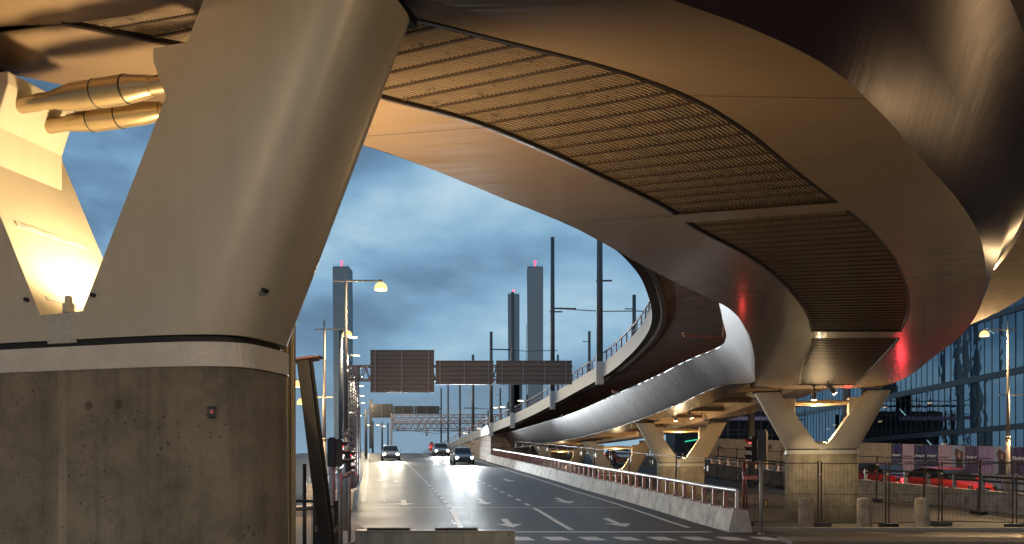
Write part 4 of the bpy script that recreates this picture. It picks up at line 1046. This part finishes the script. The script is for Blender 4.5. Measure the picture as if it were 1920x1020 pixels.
t=traffic_light('red hooded traffic light nearest the road in the left group',(x(655,20.5),20.5,.06),1.85,[(-.02,0,2.0,R(90),True,.62)],.04)
light('red_glow','POINT',(.3,0,2.18),7,(1.0,.06,.05),t,.06)
m=MB(); m.lathe([(.001,0),(.22,.0),(.22,.02),(.001,.02)],(0,0,0),18); d_=m.build('round_sign','zinc_dull',t); d_.location=(.05,.1,1.55); d_.rotation_euler=(R(90),0,R(-35))
# red signal at the crest
t=empty('warning_signal',W(809,846,100),0,'red box signal with black top at the road crest','signal')
m=MB(); m.box((0,0,.42),(.52,.3,.9)); m.build('case','red_plastic',t,bevel=.03)
m=MB(); m.lathe([(.001,1.12),(.16,1.08),(.22,.9)],n=12); m.box((.12,0,.3),(.2,.34,.5)); m.build('cap','black_metal',t)
m=MB(); m.tube((-.12,-.152,.5),(-.12,-.165,.5),.09); m.build('lens','red_hot',t)

# ------------------------------------------------------------------ leaning post and site fence at left
lp=empty('leaning_post',W(562,676,9)+Vector((0,0,-3.0)),0,'black steel beam post leaning left with a flat plate on top','post'); l0=W(562,676,9)+Vector((0,0,-3.0))
a=W(572,678,9)-l0; b=W(618,1050,9)-l0; b=b+(b-a)*.35
m=MB(); 
for dy in (-.1,.1): m.bar(a+Vector((0,dy,0)),b+Vector((0,dy,0)),.125,.018,up=(0,1,0))
m.bar(a,b,.02,.2,up=(0,1,0)); m.bar(a+Vector((-.05,0,0)),b+Vector((-.05,0,0)),.014,.2,up=(0,1,0)); m.build('beam','black_metal',lp,fix=False)
m=MB(); m.box(a+Vector((0,0,.02)),(.24,.3,.022),Matrix.Rotation(-R(8),3,'Y')); m.box(a+Vector((.13,0,.04)),(.1,.22,.012),Matrix.Rotation(-R(12),3,'Y')); m.build('top_plate','pink_post',lp)
for k,(p0,p1,lab) in enumerate((((552,10.2),(600,9.6),'dark mesh site fence panel left of the leaning post'),((600,9.2),(632,9.6),'dark mesh site gate panel beneath the leaning post'))):
    p=Vector((x(*p0)-(.9 if k==0 else 0),p0[1],0)); q_=Vector((x(*p1),p1[1],0)); d=q_-p
    o=fence_proto(d.length,1.5-.05*k,lab,'site fence panels at the leaning post','black_metal'); o.location=(p.x,p.y,0); o.rotation_euler=(0,0,math.atan2(d.y,d.x))
    m=MB(); m.tube((0,.02,1.28-.3*k),(d.length,-.03,1.40-.2*k),.02); m.build('rail','zinc_dull',o)
for k,(px,py) in enumerate(((571,870),(590,868))):
    o=empty('stake',(x(px,13),13,0),0,['left','right'][k]+' thin dark stake standing behind the site fence','stake','thin dark stakes behind the site fence'); m=MB(); m.tube((0,0,0),(0,0,W(px,py,13).z),.03); m.build('rod','dark_fence',o)
bk=empty('barrier_end',(-6.6,33,.3),0,'white slanted barrier end block beside the left lights','barrier')
m=MB(); m.prism([(-.5,0,-.1),(.42,0,-.1),(.5,0,.75),(.1,0,.85),(-.3,0,.75)],(-.05,1.2,.1)); m.build('block','bright_concrete',bk,bevel=.03)
for k in range(4):
    o=empty('bottle_crate',(-7.2+.3*k,34.2,.75),0,['leftmost','second','third','rightmost'][k]+' small pale canister lined up on the pavement behind the traffic lights','canister','pale canisters behind the left lights'); m=MB(); m.lathe([(.001,0),(.1,0),(.1,.26),(.04,.34),(.04,.4),(.001,.4)],n=10); m.build('can','label_white',o)

# ------------------------------------------------------------------ cars
def car(lab,mat,headmat,lit_front=True):
    c=empty('parked_car' if False else 'car',(0,0,0),0,lab,'car')
    # front at -Y
    st=[(-2.15,.62,.30,.62),(-2.08,.74,.24,.72),(-1.6,.84,.2,.84),(-1.0,.87,.2,.93),(0,.88,.2,.96),(1.2,.88,.2,1.0),(1.9,.84,.22,.98),(2.1,.74,.3,.9)]
    m=MB(); secs=[]
    for y_,w,z0,z1 in st: secs.append([Vector((sx*w*k_,y_,z)) for sx,k_,z in ((-1,.9,z0),(-1,1,z0+.14),(-1,1,z1-.2),(-1,.86,z1),(1,.86,z1),(1,1,z1-.2),(1,1,z0+.14),(1,.9,z0))])
    m.loft(secs,smooth=True)
    # roof
    rs=[(-.35,.60,1.40),(.2,.64,1.46),(.9,.63,1.45),(1.5,.58,1.36)]
    m.loft([[Vector((-w,y_,z-.05)),Vector((-w*.8,y_,z)),Vector((w*.8,y_,z)),Vector((w,y_,z-.05))] for y_,w,z in rs],smooth=True)
    b=m.build('body',mat,c); b.modifiers.new('es','EDGE_SPLIT').split_angle=R(38)
    m=MB(); m.loft([[Vector((-w0,y0,.9)),Vector((w0,y0,.9)),Vector((w1,y1,z1)),Vector((-w1,y1,z1))] for w0,y0,w1,y1,z1 in ((.74,-1.1,.60,-.33,1.385),(.80,1.85,.57,1.5,1.33))],cap=True); m.build('windows','car_glass',b)
    m=MB(); m.box((0,-2.12,.36),(1.3,.1,.2)); m.box((0,-2.13,.56),(.8,.06,.1)); m.build('grille','black_metal',b)
    for sx in (-1,1):
        m=MB(); m.lathe([(.001,.05),(.14,.04),(.12,-.03)],n=14); h=m.build('headlight',headmat if lit_front else 'car_glass',c); h.location=(sx*.62,-2.10,.62); h.rotation_euler=(R(90),0,0); h.scale=(1,.7,1)
        m=MB(); m.box((sx*.68,2.05,.76),(.26,.14,.16)); m.build('taillight','tail_hot',c,bevel=.02)
        for yy in (-1.35,1.35):
            m=MB(); m.tube((sx*.68,yy,.32),(sx*.9,yy,.32),.32,n=18); w_=m.build('wheel','tyre',c); m=MB(); m.tube((sx*.86,yy,.32),(sx*.91,yy,.32),.2,n=14); m.build('rim','rim',w_)
        m=MB(); m.box((sx*.95,-.75,.98),(.16,.1,.12)); m.build('mirror',mat,c,bevel=.02)
    return c
def put_car(c,px,Y,rz,right=False,xx=None):
    X=x(px,Y) if xx is None else xx; c.location=(X,Y,G(X,Y)); sl=(G(X,Y+1)-G(X,Y-1))/2; c.rotation_euler=(math.atan(sl),0,rz); c.rotation_mode='XYZ'
hd=math.atan(.166)
c=car('silver car driving down the left lane with dazzling headlights','car_silver','head_warm'); put_car(c,732,83,hd)
for sx in (-.6,.6): light('headlight_beam','SPOT',(sx,-2.25,.64),4200,(1.0,.90,.74),c,.05,target=(sx*1.2,-22,-.1),spot=R(50),blend=.8)
c=car('dark car with bright white headlights in the right lane below the stone wall','car_dark','head_hot'); put_car(c,866,74,hd)
for sx in (-.6,.6): light('headlight_beam','SPOT',(sx,-2.25,.64),7500,(.90,.97,1.0),c,.05,target=(sx*1.5-1.0,-24,-.3),spot=R(46),blend=.8)
c=car('grey car with white headlights following behind near the crest','car_grey','head_hot'); put_car(c,826,96,hd)
for sx in (-.6,.6): light('headlight_beam','SPOT',(sx,-2.25,.64),4000,(.90,.97,1.0),c,.05,target=(sx*1.2,-22,-.1),spot=R(50),blend=.8)
for k,(px,Y,rz,lab) in enumerate(((1775,39.5,R(14),'car in light trail red nearest the right edge on the second road'),(1655,47.0,R(12),'car in light trail red behind the fence right of the far pier column'),(1162,73,R(9),'car in light trail red with glowing tail lights far under the bridge'))):
    c=car(lab,'car_trail_red','head_hot',False); put_car(c,px,Y,rz+math.pi if k==2 else rz+R(0))
    if k<2: c.rotation_euler=(c.rotation_euler[0],0,rz)
    else: c.rotation_euler=(c.rotation_euler[0],0,rz)
    if k<2:
        for sx in (-.6,.6): light('tail_glow','POINT',(sx,2.2,.76),85,(1.0,.05,.06),c,.3)

# ------------------------------------------------------------------ hoarding, banners, blocks
H0=Vector((15.3,66,0)); H1=Vector((37.5,57,0))
def hp(px):
    lo,hi=0.0,1.2
    for _ in range(40):
        t=(lo+hi)/2; p=H0.lerp(H1,t)
        if 960+FPX*p.x/p.y<px: lo=t
        else: hi=t
    return H0.lerp(H1,lo)
def hz(px,py): p=hp(px); return EYE+(HOR-py)*p.y/FPX
hn=(H1-H0).normalized(); hf=Vector((hn.y,-hn.x,0))
ang=math.atan2(hn.y,hn.x)
topy=lambda px:822+(px-1330)*(838-822)/590
boty=lambda px:871+(px-1330)*(893-871)/590
ho=empty('hoarding',hp(1330),0,'long beige plywood hoarding with graffiti behind the far piers','hoarding'); h0=hp(1330)
px=1330
while px<1671:
    p2=min(1671,px+48); a,b=hp(px),hp(p2); za,zb=hz(px,topy(px)),hz(p2,topy(p2)); ya,yb=hz(px,boty(px))-.3,hz(p2,boty(p2))-.3
    g_=hn*.006
    m=MB(); m.prism([a+g_+Vector((0,0,ya))-h0,b-g_+Vector((0,0,yb))-h0,b-g_+Vector((0,0,zb))-h0,a+g_+Vector((0,0,za))-h0],-hf*.05); m.build('plywood_sheet','ply',ho); px=p2
m=MB(); random.seed(3)
for cx,n_,cl in ((1440,5,0),(1352,4,1),(1472,3,0)):
    pts=[]
    for k in range(n_*3):
        px_=cx-8+16*k/(n_*3)+random.uniform(-2,2); py_=838+random.uniform(-5,9); p=hp(px_); pts.append(p+hf*.02+Vector((0,0,hz(px_,py_)))-h0)
    for a,b in zip(pts[:-1],pts[1:]): m.bar(a,b,.05,.02,up=hf)
m.build('graffiti','print_dark',ho,fix=False)
def text_mesh(body,size,name,mat,par,M4,bold=0.0):
    cu=bpy.data.curves.new(name,'FONT'); cu.body=body; cu.size=size; cu.align_x='CENTER'; cu.offset=bold; cu.extrude=.003
    o=bpy.data.objects.new('tmp_text',cu); col.objects.link(o)
    dg=bpy.context.evaluated_depsgraph_get(); me=bpy.data.meshes.new_from_object(o.evaluated_get(dg)); bpy.data.objects.remove(o)
    me.transform(M4); me.materials.clear(); me.materials.append(M[mat]); q_=bpy.data.objects.new(name,me); col.objects.link(q_); q_.parent=par
    return q_
def banner(x0,x1,mat,lab,content):
    a,b=hp(x0),hp(x1); c=(a+b)/2; w=(b-a).length-.02; zt=hz((x0+x1)/2,topy((x0+x1)/2)); zb=hz((x0+x1)/2,boty((x0+x1)/2)-2)
    h=zt-zb; r=empty('banner',c+hf*.03+Vector((0,0,zb)),ang,lab,'banner','advertising banners on the hoarding')
    m=MB(); nx,nz=18,14; vs=[]
    for j in range(nz+1):
        for i in range(nx+1):
            u=i/nx; v=j/nz; d=.028*math.sin(u*9+v*4+x0)*mnoise.noise(Vector((u*3,v*2,x0*.1)))*2+.02*abs(math.sin(u*math.pi*3))*v
            sag=.07*math.sin(u*math.pi*2)**2*(v**6)
            vs.append((-w/2+u*w,-d-.02,v*h-sag))
    m.add(vs,[(j*(nx+1)+i,j*(nx+1)+i+1,(j+1)*(nx+1)+i+1,(j+1)*(nx+1)+i) for j in range(nz) for i in range(nx)],True); m.build('cloth',mat,r,fix=False)
    # backing sheet
    def TM(xc,z): return Matrix.Translation((xc,-.095,z))@Matrix.Rotation(R(90),4,'X')
    if content=='brand' or content=='brand2':
        xs=(0,) if content=='brand' else (-w*.25,w*.25)
        for xc in xs:
            wd=w if content=='brand' else w/2
            text_mesh("Platinan'",min(.46,wd/4.6*1.05),'lettering','print_cream',r,TM(xc-.02,h*.54)@Matrix.Scale(1.25,4,(0,1,0)),.012)
            text_mesh('ett smartare hus',min(.2,wd/9.5),'lettering','print_cream',r,TM(xc-.05,h*.40),.002)
    elif content=='slogan':
        text_mesh('Lilla Bommen',w/7.0,'lettering','print_dark',r,TM(-.06*w,h*.52)@Matrix.Scale(1.5,4,(0,1,0)),.005)
        text_mesh('nära världen.',w/7.0,'lettering','print_dark',r,TM(.06*w,h*.30)@Matrix.Scale(1.5,4,(0,1,0)),.005)
    elif content=='photo':
        def flat(poly,y_,name,mt):
            mm=MB(); mm.prism([(px_*w,y_,pz*h) for px_,pz in poly],(0,.004,0)); return mm.build(name,mt,r)
        hair=[]
        rnd=random.Random(x0)
        for k in range(40):
            t=2*math.pi*k/40; rr_=1+.22*math.sin(3*t+1)+.12*rnd.uniform(-1,1); hair.append((.02+.30*math.cos(t)*rr_,.62+.25*math.sin(t)*rr_))
        flat(hair,-.085,'hair_print','print_hair')
        flat([(-.2,.0),(.36,.0),(.36,.25),(.24,.47),(.12,.52),(-.06,.5),(-.18,.40)],-.09,'coat_print','print_coat')
        flat([(.08+.10*math.cos(2*math.pi*k/20),.64+.12*math.sin(2*math.pi*k/20)) for k in range(20)],-.095,'face_print','print_skin')
        flat([(.14,.66),(.26,.70),(.36,.5),(.3,.38),(.2,.5)],-.1,'lock_print','print_hair')
        if x0>1850: flat([(.3,.3),(.42,.34),(.44,.62),(.36,.66),(.32,.5)],-.102,'scarf_print','print_red')
    return r
banner(1671,1692,'banner_navy','leftmost narrow navy banner with cream lettering beside the plywood','brand')
banner(1692,1714,'banner_pink','narrow pink banner between two navy banners','slogan')
banner(1714,1759,'banner_navy','wide navy banner carrying the cream name twice','brand2')
banner(1759,1784,'banner_pink','pink banner just left of the first portrait banner','slogan')
banner(1784,1809,'banner_grey','left portrait banner of a long red haired woman','photo')
banner(1809,1835,'banner_plum','dark plum banner between a portrait and the mauve banner','brand')
banner(1835,1863,'banner_purple','mauve purple banner with dark lettering left of the lamp post','slogan')
banner(1863,1890,'banner_grey','right portrait banner of a red haired woman beside the lamp post','photo')
banner(1893,1932,'banner_plum','dark plum banner right of the lamp post at the frame edge','brand')
hb=empty('hoarding',hp(1671),0,'plain board wall carrying the advertising banners','hoarding'); hb0=hp(1671)
a,b=hp(1671),hp(1960); m=MB(); m.prism([a+Vector((0,0,hz(1671,boty(1671))-.3))-hb0,b+Vector((0,0,hz(1960,boty(1960))-.3))-hb0,b+Vector((0,0,hz(1960,topy(1960))-.02))-hb0,a+Vector((0,0,hz(1671,topy(1671))-.02))-hb0],-hf*.05); m.build('board','ply',hb)
# concrete blocks below
blk=None
n=14; a,b=hp(1330)+hf*.35,hp(1925)+hf*.35
for k in range(n):
    p=a.lerp(b,(k+.5)/n); wd=(b-a).length/n-.03
    lab=ORD[k]+' concrete road block from the left under the hoarding'
    if blk is None:
        blk=empty('concrete_block',(0,0,0),0,lab,'barrier','concrete road blocks under the hoarding'); h=.92
        m=MB(); m.prism([(-wd/2,-.28,-.3),(-wd/2,.28,-.3),(-wd/2,.2,.2),(-wd/2,.12,h),(-wd/2,-.12,h),(-wd/2,-.2,.2)],(wd,0,0)); m.build('body','wall_concrete',blk,bevel=.02)
        m=MB()
        for sx in (-wd*.3,wd*.3): m.box((sx,-.16,h*.78),(.07,.05,.22)); m.box((sx,0,h+.03),(.12,.04,.08))
        m.build('lifting_slot','rubber',blk); o=blk
        m=MB()
        for sx in (-wd*.25,wd*.25): m.lathe([(.001,0),(.28,0),(.28,.03),(.001,.03)],(0,0,0),16)
    else: o=copy_tree(blk); o['label']=lab
    px_=960+FPX*p.x/p.y
    o.location=(p.x,p.y,hz(px_,boty(px_))-.90); o.rotation_euler=(0,0,ang)

# ------------------------------------------------------------------ buildings
XF=45.0
gb_=empty('office_building',(XF,75,0),0,'large blue glass office building with dark floor bands on the right','building'); gbo=Vector((XF,75,0))
Y0,Y1=60.0,198.0; FZ=[-.5,2.6,6.0,10.8,11.2+5.2,21.6,26.8,32]
bands=[(5.6,6.1),(10.5,11.1),(16.1,16.6),(21.4,21.9),(26.6,27.1)]
pan=[]; z0=-1.0
rows=[]
for a,b in bands: rows.append((z0,a)); z0=b
rows.append((z0,32))
pitch=1.25; cols=int((Y1-Y0)/pitch); cnt=0; far_m=MB()
for j in range(cols):
    for ri,(a,b) in enumerate(rows):
        ya=Y0+j*pitch+.03; yb=Y0+(j+1)*pitch-.03
        tl=random.uniform(-.012,.012); t2_=random.uniform(-.01,.01)
        vs=[Vector((0+tl,ya-75,a+.02)),Vector((0-tl,yb-75,a+.02)),Vector((-tl+t2_,yb-75,b-.02)),Vector((tl+t2_,ya-75,b-.02))]
        near_ = 74<ya<112 and ri in(0,1,2) or (74<ya<90 and ri==3)
        if near_ and cnt<98:
            mm=MB(); mm.add(vs,[(0,1,2,3)]); mm.build('window_pane','curtain_glass',gb_,fix=False); cnt+=1
        else: far_m.add(vs,[(0,1,2,3)])
fo=far_m.build('window_panes','curtain_glass',gb_,fix=False); fo['kind']='stuff'
m=MB()
for j in range(cols+1): m.box((-.012,Y0+j*pitch-75,15.5),(.05,.05,33))
m.build('mullions','mullion',gb_,fix=False)
for a,b in bands:
    m=MB(); m.box((-.04,(Y0+Y1)/2-75,(a+b)/2),(.2,Y1-Y0,b-a)); m.build('floor_band','spandrel',gb_)
m=MB(); m.box((9.0,(Y0+Y1)/2-75,15.5),(8,Y1-Y0,33)); 
for a,b in bands: m.box((2.6,(Y0+Y1)/2-75,(a+b)/2),(5.0,Y1-Y0,.35))
m.box((2.5,Y0-75,15.5),(5,.2,33)); m.box((2.5,Y1-75,15.5),(5,.2,33)); m.box((2.5,(Y0+Y1)/2-75,32),(5,Y1-Y0,.2)); m.build('core','dark_building',gb_)
random.seed(11)
for k in range(24):
    yy=random.uniform(74,150); ri=random.choice((0,0,1,1,1,2)); zz=rows[ri][1]-random.uniform(.4,2.6)
    m=MB(); ty=random.random(); d0=random.uniform(.8,3)
    if ty<.35: m.bar((d0,yy-75,zz),(d0,yy-75+1.6,zz-random.choice((-.9,.9,.2))),.09); mt='indoor_green'
    else: m.box((d0,yy-75,zz),(.2,.7,.14)); mt='indoor_warm'
    m.build('ceiling_light',mt,gb_)
sb=empty('scaffolded_building',(26,112,0),0,'dark building wrapped in scaffolding behind the plywood hoarding','building'); so_=Vector((26,112,0))
m=MB(); a=W(1338,800,120);b=W(1500,700,120); m.box(((a.x+b.x)/2-26,14,4.5),(b.x-a.x,8,12)); m.build('core','dark_building',sb)
m=MB(); 
for k in range(9):
    xx=a.x-26+(b.x-a.x)*k/8; m.bar((xx,6,0),(xx,6,14),.12)
for z in (5.5,7.6,9.7,11.6): m.bar((a.x-26,6,z),(b.x-26,6,z),.12); m.box(((a.x+b.x)/2-26,7.5,z-.6),(b.x-a.x,2.5,.08))
for k in range(0,8,2): 
    xx=a.x-26+(b.x-a.x)*k/8; m.bar((xx,6,5.5),(xx+(b.x-a.x)/8,6,9.7),.07)
m.build('scaffold','scaffold',sb,fix=False)
m=MB(); m.box((a.x-26+4,5.9,9.2),(9,.05,.5)); m.build('safety_strip','banner_purple',sb)
cb=empty('corner_building',(24.5,130,0),0,'dark glass corner building with a teal light line under the bridge deck','building')
a=W(1266,830,130);b=W(1345,800,130)
m=MB(); m.box(((a.x+b.x)/2-24.5,4,4),(b.x-a.x,8,11.5)); m.build('body','dark_building',cb)
m=MB(); m.bar((W(1284,0,130).x-24.5,-.1,EYE+(HOR-828)*130/FPX),(b.x-24.5,-.1,EYE+(HOR-818)*130/FPX),.16); m.build('light_line','indoor_teal',cb)
m=MB(); 
for k in range(9): xx=a.x-24.5+(b.x-a.x)*k/8; m.bar((xx,-.08,0),(xx,-.08,9.7),.1)
m.build('mullions','mullion',cb,fix=False)
bb=empty('sky_block_building',(44,-4,0),0,'added dark building unseen behind the viewpoint, keeping sky off the side panel','building')  # out of view, added to block the sky reflected in the right fascia
m=MB(); m.box((0,0,13),(12,112,26)); m.build('wall','sky_block_wall',bb)
for k in range(14):
    for zz in (4,9,14):
        m=MB(); m.box((-6.02,-50+k*7.6,zz),(.1,2.2,2.4)); m.build('window','car_glass',bb)
sp_=empty('steel_post',(x(1409,46),46,G(x(1409,46),46)),0,'tall round dark post under the deck lit yellow down one side','post'); m=MB(); m.tube((0,0,0),(0,0,4.2),.17,n=14); m.build('shaft','mast_paint',sp_)
sq=empty('steel_post',(x(1587,62),62,G(25,62)),0,'round dark post seen through the far V shaped pier','post'); m=MB(); m.tube((0,0,0),(0,0,11),.3,n=14); m.build('shaft','mast_paint',sq)

# ------------------------------------------------------------------ sky, sun, camera
w=bpy.data.worlds.new('World'); scene.world=w; w.use_nodes=True; nt=w.node_tree; nt.nodes.clear()
out=nd(nt,'ShaderNodeOutputWorld'); tc=nd(nt,'ShaderNodeTexCoord')
sky=nd(nt,'ShaderNodeTexSky'); sky.sky_type='NISHITA'; sky.sun_disc=False; sky.sun_elevation=R(1.5); sky.sun_rotation=R(200); sky.altitude=10
bg1=nd(nt,'ShaderNodeBackground'); lk(nt,sky.outputs[0],bg1.inputs['Color']); bg1.inputs['Strength'].default_value=.12
mp=nd(nt,'ShaderNodeMapping'); mp.inputs['Scale'].default_value=(1.0,1.0,2.3); mp.inputs['Location'].default_value=(3.1,.7,.4); lk(nt,tc.outputs['Generated'],mp.inputs['Vector'])
n1=nd(nt,'ShaderNodeTexNoise',i_Scale=2.9,i_Detail=6.0,i_Roughness=.5,i_Distortion=.25); lk(nt,mp.outputs[0],n1.inputs['Vector'])
cc=ramp(nt,n1.outputs['Fac'],[(.34,(.075,.135,.22)),(.45,(.13,.25,.40)),(.53,(.22,.41,.60)),(.60,(.34,.54,.70)),(.74,(.64,.78,.87))])
sx_=nd(nt,'ShaderNodeSeparateXYZ'); lk(nt,tc.outputs['Generated'],sx_.inputs[0])
hz_=nd(nt,'ShaderNodeMapRange'); hz_.inputs['From Min'].default_value=.0; hz_.inputs['From Max'].default_value=.16; hz_.inputs['To Min'].default_value=.62; hz_.inputs['To Max'].default_value=0; lk(nt,sx_.outputs[2],hz_.inputs['Value'])
hm=nd(nt,'ShaderNodeMixRGB'); lk(nt,hz_.outputs[0],hm.inputs[0]); lk(nt,cc,hm.inputs[1]); hm.inputs[2].default_value=(.30,.46,.58,1)
bg2=nd(nt,'ShaderNodeBackground'); lk(nt,hm.outputs[0],bg2.inputs['Color']); bg2.inputs['Strength'].default_value=1.12
mx=nd(nt,'ShaderNodeMixShader'); mx.inputs[0].default_value=.88; lk(nt,bg1.outputs[0],mx.inputs[1]); lk(nt,bg2.outputs[0],mx.inputs[2]); lk(nt,mx.outputs[0],out.inputs['Surface'])
sl=bpy.data.lights.new('sun','SUN'); sl.energy=.05; sl.angle=R(20); sl.color=(1,.85,.7); so2=bpy.data.objects.new('sun',sl); col.objects.link(so2)
el,az=R(4),R(200); d=Vector((math.sin(az)*math.cos(el),math.cos(az)*math.cos(el),math.sin(el))); so2.rotation_euler=d.to_track_quat('Z','Y').to_euler()
cam=bpy.data.cameras.new('camera'); cam.sensor_width=36; cam.lens=FPX/1920*36; cam.shift_y=(HOR-510)/1920; cam.clip_end=3000; cam.clip_start=.05
co=bpy.data.objects.new('camera',cam); col.objects.link(co); co.location=(0,0,EYE); co.rotation_euler=(R(90),0,0); scene.camera=co
scene.view_settings.view_transform='Standard'; scene.view_settings.look='None'; scene.view_settings.exposure=0; scene.view_settings.gamma=1
scene.cycles.use_denoising=True; scene.cycles.max_bounces=8; scene.cycles.transparent_max_bounces=12
scene.cycles.sample_clamp_indirect=6
